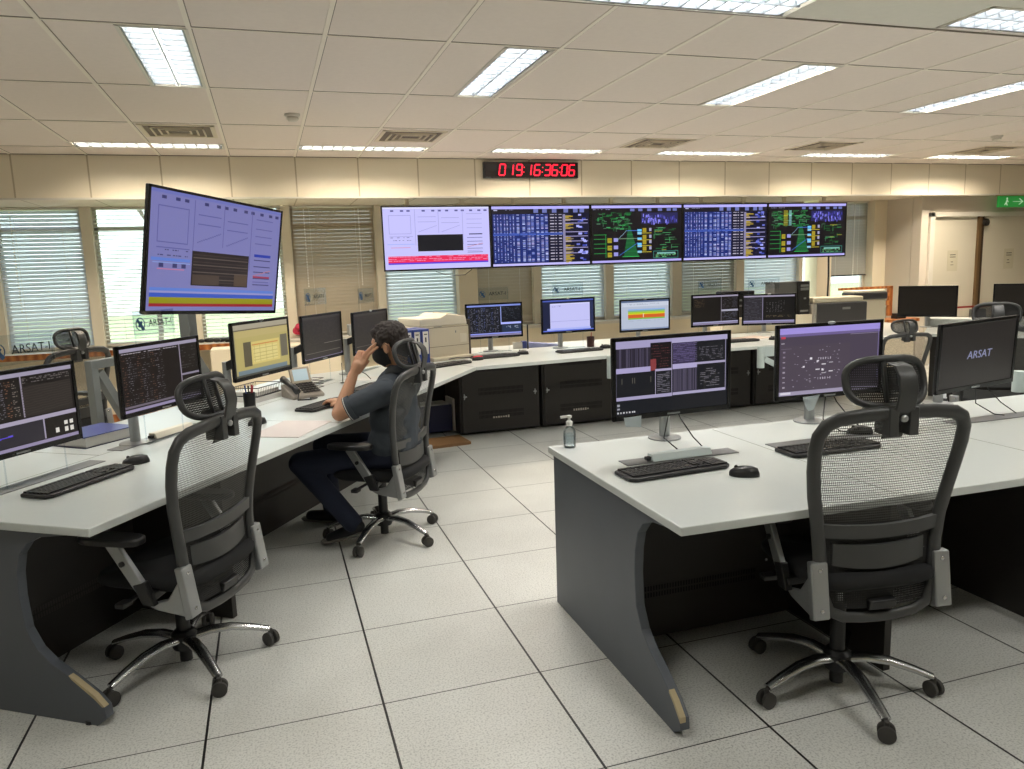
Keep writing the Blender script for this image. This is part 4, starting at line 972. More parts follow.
    for i, (y, z) in enumerate(prof):
        w = .036-.008*i/6; d = .011
        for x, dd in ((-w, 0), (w, 0), (w, d), (-w, d)): vs.append((x, y-dd*.9, z+dd*.3))
        if i: a = (i-1)*4; fs += [(a+k, a+(k+1) % 4, a+4+(k+1) % 4, a+4+k) for k in range(4)]
    fs += [(3, 2, 1, 0), tuple(len(vs)-4+k for k in range(4))]; st_.add(vs, fs)
    st_.box(-.052, -.020, -.300, -.225, .945, 1.035); st_.box(.020, .052, -.300, -.225, .945, 1.035)
    so = st_.build('headrest_strap', M_DARKG, r, bevel=.004, smooth=40)
    kn = MB2(); kn.ell((.0, -.298, 1.0), (.014, .008, .012), 12, 8); kn.build('knob', M_SILVER, so, smooth=True)
    hr = MB2(); ring = []
    for k in range(32):
        t = 2*PI*k/32; c, s = math.cos(t), math.sin(t); X = .141*math.copysign(abs(c)**.62, c); Z = .073*math.copysign(abs(s)**.72, s)
        ring.append((X, -.235+.035*(X/.135)**2+.02*(Z/.073), 1.105+Z))
    hr.tube(ring, .0125, 8, closed=True, up0=(0, 1, 0)); hr.bar((-.028, -.222, 1.17), (-.028, -.250, 1.04), .012, .012); hr.bar((.028, -.222, 1.17), (.028, -.250, 1.04), .012, .012)
    ho = hr.build('headrest_frame', M_DARKG, r, smooth=True)
    hm = MB2(); vs = [(0, -.237, 1.105)]+[(x, y, z) for x, y, z in ring]; hm.add(vs, [(0, 1+k, 1+(k+1) % 32) for k in range(32)]); hm.build('headrest_mesh', M_MESHD, ho)
    return r
RA = math.radians
chairA = make_chair('empty mesh office chair at the left desk, in the left foreground', (-.426, 3.146, 0), RA(59), RA(223.5-59), 0)
chairB = make_chair('empty mesh office chair at the right desk, in the right foreground', (1.862, 2.095, 0), RA(-8), RA(184+8), .065)
chairB.scale = (.96, 1, .985)
chairC = make_chair('mesh office chair in which the man sits', (.549, 4.321, 0), RA(56), RA(236-56), -.02)
dup(chairA, (5.55, 5.70, 0), RA(-6), 'mesh office chair seen low between the purple monitor and the far right desk', scale=(.92, .92, .80))
dup(chairA, (4.98, 4.18, 0), RA(-42), 'mesh office chair behind the wordmark monitor at the right edge', scale=(1, 1, 1))
dup(chairA, (-1.61, 6.71, 0), RA(50), 'mesh office chair standing behind the left desk near the far left window', scale=(1, 1, 1))

# ------------------------------------------------------------ desk things
def make_keyboard(label, loc, rz, cat='keyboard', group='black keyboards on the desks'):
    r = thing('keyboard', label, cat, loc, rz, group)
    b = MB(); b.prism([(-.225, -.06), (-.20, -.078), (.20, -.078), (.225, -.06), (.222, .06), (.19, .075), (-.19, .075), (-.222, .06)], .002, .016, 'z'); b.build('case', M_BLACK, r, bevel=.004)
    k_ = MB()
    def key(x0, x1, y): k_.box(x0+.0012, x1-.0012, y+.0012, y+.0165, .015, .0215)
    for row in range(6):
        y = -.058+row*.0192+(.006 if row == 5 else 0); x = -.208; j = 0
        while x < .075:
            w = .0192
            if row == 0 and j == 3: w = .108
            elif j == 0: w = .0192+.005*((row*3) % 4)
            key(x, min(x+w, .078), y); x += w; j += 1
        for c in range(3):
            if row != 1 or c == 1: key(.084+c*.0185, .084+(c+1)*.0185, y)
        for c in range(4): 
            if row < 5: key(.145+c*.0185, .145+(c+1)*.0185, y)
    k_.build('keycaps', M_KEYS, r)
    b = MB(); b.box(-.09, .09, -.0745, -.066, .0155, .0170); b.build('palm_strip', M_PRND, r)
    return r
def make_mouse(label, loc, rz, m=None, group='computer mice on the desks'):
    r = thing('computer_mouse', label, 'mouse', loc, rz, group)
    b = MB(); vs = []; fs = []; n = 18
    prof = [(0, .0), (1, .0), (1.0, .010), (.93, .020), (.75, .030), (.45, .036), (0.02, .038)]
    for sc, z in prof:
        for k in range(n):
            t = 2*PI*k/n; vs.append((.031*max(sc, .02)*math.cos(t)*(1+.08*math.sin(t)), .056*max(sc, .02)*math.sin(t)-(.006 if z > .02 else 0), z+.001))
    for i in range(len(prof)-1):
        for k in range(n): l = (k+1) % n; fs.append((i*n+k, i*n+l, (i+1)*n+l, (i+1)*n+k))
    b.add(vs, fs); b.build('shell', m or M_BLACK, r, smooth=True)
    b = MB(); b.tube([(-.003, .03, .034), (.003, .03, .034)], .007, 12); b.build('wheel', M_CASTER, r); return r
kb = make_keyboard('black keyboard at the left picture edge, in front of the nearest monitor', (*LD(.46, .50), DT), A56)
def kbd(lab, u=None, n=None, xy=None, rz=A56): return dup(kb, (*(LD(u, n) if xy is None else xy), DT), rz, lab)
kbd('black keyboard under the seated man\'s right hand', 2.17, .37, rz=A56-.1)
kbd('black keyboard behind the seated man\'s raised arm', 2.82, .40)
kbd('black keyboard in front of the cream printer', 4.02, .28, rz=A56-.5)
kbd('black keyboard below the blue table monitor', xy=(1.91, 6.53), rz=.12)
kbd('black keyboard below the white document monitor', xy=(2.73, 6.52), rz=.10)
kbd('black keyboard below the four-pane monitor', xy=(1.445, 2.545), rz=.07)
kbd('black keyboard below the purple diagram monitor, partly behind the right chair', xy=(2.20, 2.57), rz=.0)
kbd('black keyboard at the far end of the back row in front of the split-screen monitor', xy=(4.35, 6.4), rz=0)
ms = make_mouse('black mouse beside the keyboard at the left picture edge', (*LD(.76, .50), DT), A56+.9)
dup(ms, (*LD(1.60, .46), DT), A56+1.2, 'black mouse between the left empty chair and the loose papers')
dup(ms, (*LD(2.70, .24), DT), A56+.5, 'black mouse just in front of the seated man\'s chest')
dup(ms, (*LD(3.1, .40), DT), A56+.5, 'black mouse in front of the blue binders')
dup(ms, (2.20, 6.60, DT), .9, 'black mouse right of the keyboard below the blue table monitor')
dup(ms, (3.04, 6.62, DT), .9, 'black mouse right of the keyboard below the white document monitor')
dup(ms, (1.655, 2.375, DT), 1.0, 'black mouse on the right desk next to the four-pane monitor\'s keyboard')
dup(ms, (2.52, 2.74, DT), 1.0, 'black mouse behind the mesh of the right empty chair')
dup(ms, (4.75, 6.35, DT), .9, 'black mouse on papers in front of the split-screen monitor')
rm = make_mouse('red and black mouse between the cream printer and the blue table monitor', (1.715, 6.40, DT), -1.3, M_BLACK, None)
b = MB(); b.ell((0, .0, .030), (.022, .05, .011)); b.build('red_cover', mat('bright_red', 'd0283a', .35), rm, smooth=True)
# dark mats / cable trays set in the desks, light bars on them
def slab(name, lab, cat, loc, rz, sx, sy, sz, m, bevel=.002, z=DT, group=None):
    b = MB(); b.box(-sx/2, sx/2, -sy/2, sy/2, 0, sz); return tag(b.build(name, m, loc=(loc[0], loc[1], z), rotz=rz, bevel=bevel), lab, cat, group)
M_TRAY = mat('grey_tray_lid', '77787a', .4, .3)
slab('cable_tray_lid', 'grey cable tray lid behind the keyboard at the left picture edge', 'cable tray', LD(.46, .72), A56, .62, .09, .004, M_TRAY, group='grey cable tray lids in the worktops')
slab('cable_tray_lid', 'grey cable tray lid under the white bar beside the blue folder', 'cable tray', LD(1.26, .80), A56, .62, .09, .004, M_TRAY, group='grey cable tray lids in the worktops')
slab('cable_tray_lid', 'grey cable tray lid under the white bar below the four-pane monitor', 'cable tray', (1.58, 2.72), .0, .52, .085, .004, M_TRAY, group='grey cable tray lids in the worktops')
slab('cable_tray_lid', 'grey cable tray lid behind the keyboard of the purple diagram monitor', 'cable tray', (2.30, 2.71), .0, .56, .085, .004, M_TRAY, group='grey cable tray lids in the worktops')
slab('cable_tray_lid', 'grey cable tray lid below the wordmark monitor', 'cable tray', (3.35, 2.74), .0, .62, .09, .004, M_TRAY, group='grey cable tray lids in the worktops')
def usb_bar(lab, loc, rz, m, z):
    r = thing('desk_bar', lab, 'power bar', (loc[0], loc[1], z), rz, 'slim desk power bars')
    b = MB(); b.prism([(-.03, 0), (.03, 0), (.022, .028), (-.014, .028)], -.14, .14, 'x'); b.build('bar', m, r, bevel=.004)
    b = MB(); b.box(-.160, -.138, -.012, .012, .004, .018); b.build('plug', M_BLACK, r, bevel=.002)
usb_bar('white power bar on the left desk between folder and pen cup', LD(1.33, .79), A56, M_PRNL, DT+.0045)
usb_bar('pale power bar behind the keyboard of the four-pane monitor', (1.575, 2.71), .03, mat('pale_blue_white', 'd0dcdd', .4), DT+.0045)
# blue binder lying flat
def flat_binder(lab, loc, rz):
    r = thing('ring_binder', lab, 'binder', (loc[0], loc[1], DT), rz)
    MB().box(-.15, .155, -.13, .13, 0, .003).build('lower_cover', M_NAVY, r); MB().box(-.14, .13, -.125, .12, .003, .052).build('paper_block', M_PAPER, r, bevel=.002)
    MB().box(-.15, .155, -.13, .13, .052, .056).build('upper_cover', M_BLUEB, r); MB().box(.15, .157, -.13, .13, 0, .056).build('spine', M_NAVY, r, bevel=.002)
flat_binder('thick blue ring binder lying on the left desk behind the nearest monitor', LD(1.12, 1.09), A56-.12)
# papers
pp = slab('loose_papers', 'thin stack of loose pinkish papers on the left desk edge', 'papers', LD(1.52, .20), A56+.1, .40, .28, .003, mat('pinkish_paper', 'cdc4c0', .8), .0005)
slab('paper_stack', 'stack of white paper below the yellow document monitor', 'papers', LD(2.36, .98), A56-.1, .30, .22, .03, M_PAPER, .001)
slab('white_note', 'white sheet of paper beside the seated man\'s head behind the desk phone', 'papers', LD(3.25, .64), A56+.2, .2, .14, .002, M_PAPER, .0005)
slab('pink_paper', 'pale pink papers in front of the back right monitor pair', 'papers', (4.62, 6.62), .2, .45, .25, .004, mat('pale_pink_paper', 'd3bfb4', .8), .0005)
# pen cup
r = thing('pen_cup', 'black pen cup with pens below the yellow document monitor', 'pen cup', (*LD(2.02, .80), DT))
MB().lathe([(.034, 0), (.036, .10), (.033, .10), (.031, .01)], n=24).build('cup', M_BLACK, r, smooth=40)
for i, (dx, dy, c_) in enumerate(((.01, .01, 'b02830'), (-.012, .006, '2a4a9a'), (.0, -.014, '222222'), (.015, -.01, 'b02830'))):
    MB().cyl((dx*.5, dy*.5, .015), (dx*1.8, dy*1.8, .145), .004, n=8).build('pen', mat('pen_'+c_, c_, .4), r)
r = thing('pen_cup', 'small dark red pen cup beside the white document monitor', 'pen cup', (2.98, 6.83, DT))
MB().lathe([(.036, 0), (.038, .10), (.034, .10), (.032, .01)], n=20).build('cup', mat('maroon', '3a1c1c', .4), r, smooth=40)
MB().cyl((0, 0, .02), (.01, 0, .14), .004, n=8).build('pen', M_RED, r)
# small dark objects left of pen cup
r = thing('camera_cradle', 'small black device with a tangle of cable left of the pen cup', 'device', (*LD(1.76, .86), DT), A56)
MB().box(-.06, .06, -.04, .04, 0, .05).build('body', M_BLACK, r, bevel=.006)
b = MB(); b.tube([(.08+.045*math.cos(t*.5), -.06+.03*math.sin(t*.9), .006+.012*(1+math.sin(t*1.3))) for t in range(20)], .003, 6); b.build('cable', M_BLACK, r)
# desk phone
r = thing('desk_phone', 'grey desk phone with tilted display and black handset on the left desk', 'phone', (*LD(2.46, .70), DT), RA(22))
b = MB(); b.prism([(-.09, .0), (.10, .0), (.10, .085), (-.09, .02)], -.11, .11, 'x'); b.build('body', mat('phone_grey', '8a8277', .5), r, bevel=.006)
b = MB()
for i in range(5):
    for j in range(5): x = -.02+i*.024; y = -.065+j*.028; z = .030+(y+.09)*.342; b.box(x, x+.016, y, y+.018, z-.004, z+.006)
b.build('buttons', mat('phone_button', '3d3936', .5), r)
b = MB(); b.M = Matrix.Translation((.03, .10, .13)) @ Matrix.Rotation(-.35, 4, 'X'); b.box(-.07, .07, -.008, .012, -.055, .055); b.build('display_housing', mat('phone_cream', 'a89c88', .5), r, bevel=.005)
b = MB(); b.M = Matrix.Translation((.03, .10, .13)) @ Matrix.Rotation(-.35, 4, 'X'); b.box(-.052, .052, -.010, -.008, -.038, .040); b.build('display', mat('phone_lcd', 'a9bcc4', .3, emit=.25), r)
b = MB(); b.tube([(-.085, -.105, .055), (-.085, -.06, .075), (-.085, .0, .085), (-.085, .06, .105), (-.085, .11, .115)], [.022, .02, .016, .02, .024], 12); b.build('handset', M_BLACK, r, smooth=True)
b = MB(); b.tube([(-.085, -.12, .04), (-.11, -.16, .01), (-.04, -.19, .008), (.02, -.16, .008), (-.02, -.14, .008)], .005, 6); b.build('handset_cord', M_BLACK, r)
# wire basket with papers
r = thing('wire_basket', 'black wire tray with papers behind the desk phone', 'tray', (*LD(2.36, .98), DT+.031), A56)
b = MB()
for z in (.004, .06): b.tube([(-.14, -.1, z), (.14, -.1, z), (.14, .1, z), (-.14, .1, z)], .003, 6, closed=True)
for k in range(15): x = -.13+k*.0186; b.tube([(x, -.1, .06), (x, -.1, .004), (x, .1, .004), (x, .1, .06)], .0015, 4)
b.build('wire_frame', M_BLACK, r); MB().box(-.12, .12, -.08, .08, .006, .03).build('papers', M_PAPER, r)
b = MB(); b.M = Matrix.Identity(4)
for k in range(4): b.tube([(-.05, -.04, .01+k*.02), (.05, -.04, .01+k*.02), (.05, .04, .01+k*.02), (-.05, .04, .01+k*.02)], .002, 5, closed=True)
tag(b.build('mesh_note_holder', M_BLACK, loc=(*LD(2.78, .80), DT), rotz=A56), 'small black mesh holder right of the desk phone', 'holder')
b = MB(); b.tube([(0, 0, .0), (0, 0, .10), (.0, .005, .15)], .003, 6); b.ell((0, 0, .004), (.02, .02, .004))
tag(b.build('cable_stub', M_BLACK, loc=(*LD(3.03, .72), DT)), 'upright black cable stub below the dim monitor behind the phone', 'cable')
b = MB(); b.tube([(-.1, 0, .01), (-.09, 0, .06), (-.04, 0, .09), (.03, 0, .085), (.09, 0, .05), (.13, 0, .01)], .003, 6); b.cyl((-.1, 0, 0), (-.1, 0, .03), .009, .006)
tag(b.build('arched_cable', M_BLACK, loc=(*LD(3.06, .62), DT), rotz=A56-.4), 'thin black cable arching over the desk beside the seated man\'s wrist', 'cable')
# upright binders
bl = ['leftmost of three upright blue binders behind the seated man\'s headrest', 'middle of three upright blue binders behind the seated man\'s headrest', 'rightmost of three upright blue binders, beside the cream printer']
for k in range(3):
    r = thing('lever_arch_file', bl[k], 'binder', (1.085+k*.075, 6.23+k*.02, DT), RA(12), 'blue binders beside the cream printer')
    MB().box(-.034, .034, 0, .26, 0, .31).build('cover', mat('royal_blue', '2f448c', .4), r, bevel=.004)
    MB().box(-.024, .024, -.0015, 0, .10, .29).build('spine_label', M_PAPER, r); b = MB(); b.box(-.006, .006, -.003, -.0015, .20, .24); b.box(-.014, .014, -.003, -.0015, .262, .27); b.build('label_print', M_BLACK, r)
# printer 1
r = thing('laser_printer', 'large cream laser printer in the corner behind the blue binders', 'printer', (1.44, 6.84, DT), RA(18))
b = MB(); b.box(-.27, .24, -.20, .24, .012, .30); b.build('body', M_PRN, r, bevel=.018, seg=3)
b = MB(); b.prism([(-.26, .30), (.23, .30), (.215, .375), (.02, .405), (-.05, .372), (-.26, .372)], -.19, .23, 'y'); b.build('top_cover', M_PRNL, r, bevel=.01)
b = MB(); b.prism([(.03, .372), (.20, .345), (.20, .378), (.05, .41)], -.15, .12, 'y'); b.build('output_slope', mat('tray_beige', 'c6bba3', .5), r, bevel=.004)  # output slope a little darker than the top cover
b = MB(); b.box(.24, .262, -.19, .22, .01, .34); b.build('side_cover', mat('printer_brown', '3f342b', .5), r, bevel=.004)
b = MB(); b.box(-.26, .23, -.2025, -.1995, .115, .119); b.box(-.26, .23, -.2025, -.1995, .285, .289); b.build('panel_seam', mat('seam_brown', '7a705e', .7), r)
b = MB(); b.box(.09, .10, -.204, -.2, .23, .25); b.box(-.13, -.05, -.204, -.2, .292, .298); b.build('badge', M_GREYM, r); b = MB(); b.box(.14, .21, -.203, -.2, .14, .22); b.build('sticker', M_PRNL, r)
b = MB(); b.box(-.20, .22, -.30, -.18, .0, .03); b.build('paper_tray', M_PRN, r, bevel=.004)
b = MB(); b.tube([(-.05, -.3, .01), (.02, -.33, .02), (.1, -.31, .008), (.18, -.33, .01)], .004, 6); b.build('cable', M_BLACK, r)
# open ring binder on back row
r = thing('ring_binder', 'blue and white ring binder standing open on the back row beside the pen', 'binder', (2.36, 7.08, DT), 0)
b = MB(); b.box(-.10, .0, 0, .012, 0, .065); b.build('cover_print', M_PAPER, r); b = MB(); b.box(-.002, .04, -.01, .05, 0, .07); b.build('spine', M_BLUEB, r); b = MB(); b.prism([(.04, .0), (.42, .0), (.40, .012), (.06, .055)], .0, .14, 'y'); b.build('back_cover', mat('pale_blue_cover', '8a92bc', .5), r)
b = MB(); b.cyl((0, 0, 0), (.0, 0, .24), .008, n=8); tag(b.build('antenna_stick', M_BLACK, loc=(2.395, 7.02, DT)), 'thin black upright stick beside the open binder on the back row', 'stick')
# pc tower, black device, far printer, devices
rb = thing('riser_box', 'cream riser box at the back of the counter under the computer tower', 'riser', (5.42, 7.18, DT))
MB().box(-.75, .42, -.05, .20, 0, .16).build('board', M_WALL, rb, bevel=.004)
r = thing('computer_tower', 'black and grey computer tower on the riser behind the back right monitors', 'computer', (5.62, 7.23, DT+.16), 0)
MB().box(-.24, .06, -.02, .15, 0, .37).build('case', mat('tower_grey', '6e6e6c', .45, .3), r, bevel=.004)
MB().box(.06, .20, -.06, .15, 0, .37).build('front_panel', M_BLACK, r, bevel=.006)
b = MB(); b.box(.075, .185, -.062, -.06, .27, .30); b.box(.075, .185, -.062, -.06, .31, .335); b.box(.12, .15, -.063, -.06, .17, .19); b.box(.075, .185, -.062, -.06, .03, .05); b.build('drive_bays', M_GREYM, r)
r = thing('network_switch', 'black box device behind the left monitor of the back right pair', 'device', (4.95, 7.25, DT+.16), 0)
MB().box(-.22, .20, 0, .12, 0, .29).build('case', M_BLACK, r, bevel=.005)
b = MB(); b.box(-.18, .16, -.002, 0, .18, .20); b.box(-.18, .16, -.002, 0, .12, .14); b.build('front_slots', M_GREYM, r)
r = thing('laser_printer', 'dark grey laser printer with a cream top, right of the computer tower', 'printer', (6.18, 7.06, DT), RA(-6))
MB().box(-.32, .32, 0, .26, 0, .28).build('body', M_PRND, r, bevel=.015, seg=3)
MB().box(-.36, -.19, .01, .27, 0, .275).build('side_cover', mat('printer_side', '96928a', .5), r, bevel=.01)
b = MB(); b.box(-.34, .28, .02, .26, .28, .34); b.build('top_cover', M_PRN, r, bevel=.012); b = MB(); b.box(.0, .10, -.003, 0, .20, .225); b.build('badge', M_GREYM, r)
r = thing('label_printer', 'small cream and black device on a cream box right of the dark printer', 'device', (6.78, 7.30, DT), RA(-8))
MB().box(-.20, .20, -.02, .2, 0, .28).build('base_box', M_PRN, r, bevel=.01); MB().box(-.24, .2, -.05, .2, .28, .36).build('body', M_PRND, r, bevel=.012); MB().box(-.23, .19, -.04, .19, .36, .385).build('lid', M_PRNL, r, bevel=.008)
slab('small_box', 'little black box on the wooden shelf left of the switched-off monitor', 'device', (7.86, 7.95), 0, .15, .1, .07, M_BLACK, z=.70)
# gel bottle
r = thing('gel_bottle', 'clear hand-gel pump bottle on the corner of the right desk', 'bottle', (1.232, 3.075, DT))
MB().lathe([(.024, 0), (.027, .004), (.028, .06), (.027, .078), (.018, .092), (.011, .098), (.011, .104)], n=28).build('bottle', glass_mat('clear_bottle', (.97, .985, .99), .06), r, smooth=True)
MB().lathe([(.0235, .003), (.0255, .05)], n=24).build('gel', glass_mat('clear_gel', (.95, .98, .99), .02), r, smooth=True)
MB().lathe([(.0285, .02), (.0285, .062)], n=28).build('label', glass_mat('bottle_label', (.90, .95, .98), .02), r, smooth=True)
b = MB(); b.lathe([(.015, .100), (.015, .118), (.010, .122), (.006, .124), (.006, .134), (.012, .136), (.012, .144), (.004, .147)]); b.bar((.005, 0, .142), (-.040, 0, .140), .010, .009); b.build('pump', mat('white_plastic', 'eeeeea', .35), r, smooth=40)
# sill clutter at left windows
r = slab('document_pile', 'pile of papers on the window sill behind the tilted screen\'s post', 'papers', (-.15, YF-.13), .1, .5, .16, .05, M_PAPER, .002, z=ZS)
b = MB(); rg = random.Random(2)
for k in range(7): b.ell((rg.uniform(-.14, .14), rg.uniform(-.04, .04), rg.uniform(.02, .05)), (rg.uniform(.03, .06), .03, rg.uniform(.015, .03)), 10, 6)
tag(b.build('dark_cloth', M_BLACK, loc=(-.58, YF-.13, ZS+.0), smooth=True), 'crumpled black cloth on the window sill left of the yellow document monitor', 'cloth')
b = MB(); rg = random.Random(3)
for k in range(8): b.ell((rg.uniform(-.1, .1), rg.uniform(-.05, .05), rg.uniform(.03, .14)), (rg.uniform(.03, .06), .04, rg.uniform(.02, .05)), 10, 6)
tag(b.build('red_bag', mat('magenta_red', 'c0284c', .5), loc=(.38, YF-.14, ZS+.0), smooth=True), 'crumpled magenta-red bag on the sill between the yellow and the dim monitor', 'bag')
r = slab('sill_box', 'cream box under the papers at the sill behind the left desk', 'box', (.05, YF-.45), 0, 1.3, .36, .80, M_WALL, .004, z=0)
slab('magazine_pile', 'pile of magazines on the sill left of the seated man', 'papers', (1.0, YF-.12), 0, .32, .18, .12, mat('mixed_paper', '9da4a6', .7, noise=.3, nscale=90), .002, z=ZS)

# ------------------------------------------------------------ the seated man
man = thing('person', 'seated man in a dark grey polo shirt and black mask, hand raised to his temple', 'person', (.549, 4.321, 0), A56)
M_SKIN = mat('skin', 'b98b6d', .5, noise=.05, nscale=12); M_SKIN.node_tree.nodes['Principled BSDF'].inputs['Subsurface Weight'].default_value = .08
M_SHIRT = mat('polo_fabric', '3c434b', .85, noise=.10, nscale=14, bump=.2); M_JEAN = mat('denim', '1d2438', .85, noise=.12, nscale=60)
def remesh(o, v, sm=4):
    m = o.modifiers.new('remesh', 'REMESH'); m.mode = 'VOXEL'; m.voxel_size = v; m.use_smooth_shade = True
    s = o.modifiers.new('smooth', 'SMOOTH'); s.iterations = sm; s.factor = .5
HC = Vector((0.0, -.100, 1.124)); HR = Matrix.Rotation(RA(-17), 3, 'X') @ Matrix.Rotation(RA(4), 3, 'Z')
def hp(x, y, z): return HC + HR @ Vector((x, y, z))
b = MB()
b.ell(hp(0, -.018, .035), (.076, .094, .085), rot=HR); b.ell(hp(0, .03, -.03), (.060, .062, .085), rot=HR); b.ell(hp(0, .045, -.080), (.036, .035, .030), rot=HR)
b.ell(hp(0, .058, .035), (.052, .035, .045), rot=HR); b.cap(hp(0, .085, .01), hp(0, .104, -.03), .009, .013); b.ell(hp(0, .085, -.055), (.025, .014, .012), rot=HR)
b.ell(hp(-.03, .078, .018), (.022, .014, .010), rot=HR); b.ell(hp(.03, .078, .018), (.022, .014, .010), rot=HR)
for s in (-1, 1): b.ell(hp(s*.078, -.008, -.008), (.010, .019, .031), rot=HR); b.ell(hp(s*.082, -.014, .004), (.008, .013, .018), rot=HR)
b.cap(hp(0, -.035, -.04), (0, -.150, .95), .056, .050)                       # neck
b.cap((0, -.13, .90), (0, -.11, .60), .09, .11); b.cap((-.09, -.135, .885), (.09, -.135, .885), .075, .075); b.cap((-.07, -.11, .56), (.07, -.11, .56), .10, .10)
SH = [(-.180, -.140, .895), (.185, -.130, .895)]; EL = [(-.262, .095, .787), (.25, .07, .80)]; WR = [(-.155, .052, .992), (.15, .275, .775)]
for i in (0, 1): b.cap(SH[i], EL[i], .052, .043); b.cap(EL[i], WR[i], .043, .027)
# legs
HPp = [(-.10, -.12, .53), (.10, -.12, .53)]; KN = [(-.20, .40, .475), (.13, .44, .50)]; AN = [(-.20, .105, .155), (.14, .42, .12)]
for i in (0, 1): b.cap(HPp[i], KN[i], .082, .055); b.cap(KN[i], AN[i], .052, .036)
# left hand: palm from wrist, index and middle straight to the temple, others curled, thumb towards the cheek
W0 = Vector(WR[0]); pd = Vector((.03, -.035, .075)).normalized(); side = Vector((0, .75, .35)).normalized(); K0 = W0+pd*.085
b.cap(W0, W0+pd*.05, .026, .028)
kn = [K0+side*t for t in (-.030, -.010, .010, .029)]
for q in kn: b.cap(W0+pd*.025+(q-K0)*.5, q, .017, .0125)
tipI = Vector((-.088, -.070, 1.128)); tipM = Vector((-.087, -.060, 1.150))
def finger(a, m1, m2, t_, r): b.cap(a, m1, r, r*.95); b.cap(m1, m2, r*.95, r*.87); b.cap(m2, t_, r*.87, r*.72)
# index = lower side, middle above
for a, tp in ((kn[0], tipI), (kn[1], tipM)):
    m1 = a.lerp(tp, .42)+Vector((-.008, .006, .006)); m2 = a.lerp(tp, .74)+Vector((-.006, .003, .004)); finger(a, m1, m2, tp, .0098)
for a, dz in ((kn[2], .0), (kn[3], .004)):
    m1 = a+Vector((.014, -.012, .032)); m2 = m1+Vector((.024, -.012, -.004)); finger(a, m1, m2, m2+Vector((.006, .010, -.020)), .0092)
tb = W0+pd*.02-side*.022; b.cap(tb, tb+Vector((.018, -.018, .022)), .015, .012); b.cap(tb+Vector((.018, -.018, .022)), tb+Vector((.040, -.030, .040)), .011, .0085); b.cap(tb+Vector((.040, -.030, .040)), tb+Vector((.055, -.036, .052)), .009, .0075)
# right hand resting on the keyboard
W1 = Vector(WR[1]); fd = Vector((-.18, .95, -.08)).normalized(); sd = Vector((1, .18, 0)).normalized(); K1 = W1+fd*.085+Vector((0, 0, .012))
b.cap(W1, W1+fd*.05, .025, .027)
for k, t in enumerate((-.030, -.010, .010, .029)):
    q = K1+sd*t; b.cap(W1+fd*.03+sd*t*.5, q, .016, .0125); ln_ = (.030, .034, .032, .025)[k]
    m1 = q+fd*ln_+Vector((0, 0, .004)); m2 = m1+fd*ln_*.6+Vector((0, 0, -.013)); finger(q, m1, m2, m2+fd*.010+Vector((0, 0, -.014)), .0092)
tb = W1+fd*.02-sd*.024; finger(tb, tb-sd*.016+fd*.022, tb-sd*.022+fd*.042+Vector((0, 0, -.004)), tb-sd*.022+fd*.060+Vector((0, 0, -.010)), .0115)
body = b.build('body', M_SKIN, man); remesh(body, .0045, 3)
# shirt
b = MB(); b.cap((0, -.128, .89), (0, -.10, .60), .116, .138); b.cap((-.10, -.132, .885), (.10, -.130, .885), .097, .097); b.cap((-.06, -.11, .72), (.06, -.11, .72), .122, .122); b.cap((-.08, -.10, .58), (.08, -.10, .58), .125, .125)
b.cap((0, -.145, .93), (0, -.150, .972), .092, .074)
for i in (0, 1):
    S, E_ = Vector(SH[i]), Vector(EL[i]); b.cap(S, S.lerp(E_, .60), .073, .068)
sh = b.build('polo_shirt', M_SHIRT, man); remesh(sh, .008, 5)
tx = bpy.data.textures.new('folds', 'CLOUDS'); tx.noise_scale = .09
dm = sh.modifiers.new('folds', 'DISPLACE'); dm.texture = tx; dm.strength = .014; dm.mid_level = .5
for i in (0, 1):
    S, E_ = Vector(SH[i]), Vector(EL[i]); q = S.lerp(E_, .775); d = (E_-S).normalized()
    c = MB(); c.tube([q-d*.022, q+d*.012], .0690, 24); c.build('sleeve_cuff', M_SHIRT, sh, smooth=40)
    c = MB(); c.tube([q+d*.003, q+d*.007], .0705, 24); c.build('sleeve_stripe', mat('stripe_white', 'c9c6c0', .7), sh, smooth=40)
c = MB(); n = 24; vs = []; fs = []
for j, (rr, z, dy) in enumerate(((.078, .985, 0), (.072, 1.022, .002), (.076, 1.024, .002), (.092, .988, -.002))):
    for k in range(n): t = 2*PI*k/n; vs.append((rr*math.cos(t), -.148+dy+rr*.95*math.sin(t), z-.028*max(0, math.sin(t))))
for j in range(3):
    for k in range(n): fs.append((j*n+k, j*n+(k+1) % n, (j+1)*n+(k+1) % n, (j+1)*n+k))
c.add(vs, fs); c.build('collar', mat('collar_black', '1d2024', .8), sh, smooth=True)
# jeans
b = MB(); b.cap((-.08, -.10, .545), (.08, -.10, .545), .112, .112)
for i in (0, 1): b.cap(HPp[i], KN[i], .094, .068); b.cap(KN[i], Vector(AN[i])-(Vector(KN[i])-Vector(AN[i]))*.04, .066, .056)
je = b.build('jeans', M_JEAN, man); remesh(je, .009, 5)
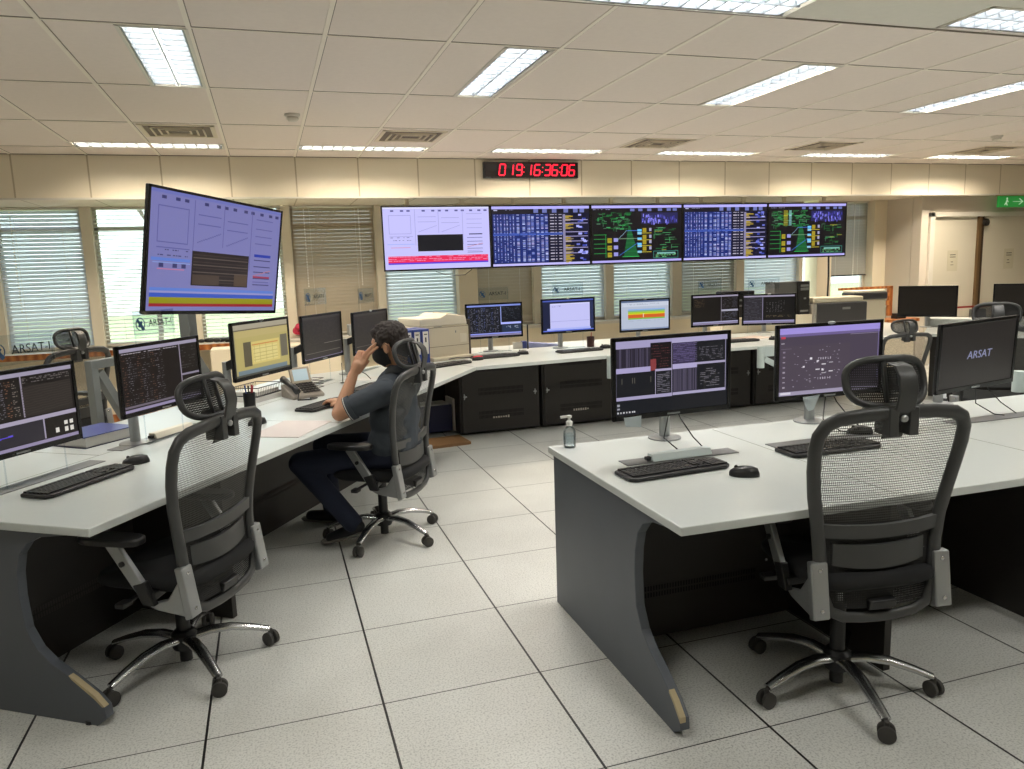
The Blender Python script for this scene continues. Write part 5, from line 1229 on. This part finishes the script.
# shoes
for i in (0, 1):
    so = MB(); up_ = MB()
    if i == 0: heel, toe = Vector((-.20, .045, .088)), Vector((-.20, .265, .022))
    else: heel, toe = Vector((.14, .37, .022)), Vector((.14, .60, .022))
    an = Vector(AN[i]); up_.cap(heel+Vector((0, .015, .035)), toe+Vector((0, -.03, .022)), .037, .034); up_.cap(an+Vector((0, 0, -.02)), heel.lerp(toe, .35)+Vector((0, 0, .04)), .040, .036)
    u_ = up_.build('shoe', mat('black_shoe', '15161a', .5), man); remesh(u_, .006, 3)
    so.tube([heel+Vector((0, -.02, 0)), heel, heel.lerp(toe, .5)+Vector((0, 0, -.004)), toe, toe+Vector((0, .03, .004))], [.026, .036, .038, .040, .024], 14, flat=.32, up0=(0, 0, 1))
    so.build('shoe_sole', mat('grey_sole', '77736c', .7), u_, smooth=40)
# hair: cap shell with short strands of relief
b = MB(); b.ell(hp(0, -.028, .052), (.084, .099, .086), 28, 18, rot=HR); b.ell(hp(0, -.062, .00), (.074, .062, .080), rot=HR); b.ell(hp(0, .028, .092), (.060, .052, .040), rot=HR); b.ell(hp(0, -.01, .118), (.055, .065, .026), rot=HR)
b.ell(hp(-.074, .030, .030), (.009, .018, .034), rot=HR); b.ell(hp(.074, .030, .030), (.009, .018, .034), rot=HR); b.ell(hp(0, -.075, -.045), (.055, .040, .040), rot=HR)
ha = b.build('hair', mat('dark_brown_hair', '2b2320', .75, noise=.45, nscale=70), man); remesh(ha, .005, 2)
t2 = bpy.data.textures.new('locks', 'CLOUDS'); t2.noise_scale = .016; d2 = ha.modifiers.new('locks', 'DISPLACE'); d2.texture = t2; d2.strength = .016; d2.mid_level = .5
# mask
b = MB(); n, m_ = 24, 12; vs = []; fs = []
for j in range(m_+1):
    z = .012-.118*j/m_
    for k in range(n+1):
        a = RA(-8+196*k/n); f_ = math.sin(a); wx_ = .078-.016*(j/m_)**2; by = (.092+.030*math.sin(PI*min(1, j/m_*.95+.08)))-(.035*(j/m_)**3)
        vs.append(hp(wx_*math.cos(a), -.004+by*max(0, f_)**.9, z - (0.016*(1-f_) if j == 0 else 0) + (.035*(1-f_) if j == m_ else 0)*1.0))
for j in range(m_):
    for k in range(n): a = j*(n+1)+k; fs.append((a, a+n+1, a+n+2, a+1))
b.add([tuple(v) for v in vs], fs); mk = b.build('face_mask', mat('black_mask', '15171b', .85), man, smooth=True)
s_ = mk.modifiers.new('thick', 'SOLIDIFY'); s_.thickness = .003
c = MB()
for s in (-1, 1): c.tube([hp(s*.074, .012, .0), hp(s*.086, -.01, .022), hp(s*.088, -.028, .0), hp(s*.080, -.010, -.035), hp(s*.070, .012, -.055)], .0022, 6)
c.build('ear_loop', mat('black_mask'), mk)
c = MB()
for s in (-1, 1): c.ell(hp(s*.032, .088, .020), (.013, .008, .008), 12, 8, rot=HR)
c.build('eyes', mat('eye_white', 'c8c0b8', .3), man, smooth=True)
c = MB()
for s in (-1, 1): c.ell(hp(s*.032, .0945, .019), (.006, .003, .006), 10, 6, rot=HR); 
c.build('iris', mat('iris_dark', '1e1512', .2), man, smooth=True)
c = MB()
for s in (-1, 1): c.cap(hp(s*.016, .090, .040), hp(s*.050, .078, .044), .005, .003)
c.build('eyebrows', mat('dark_brown_hair'), man, smooth=True)
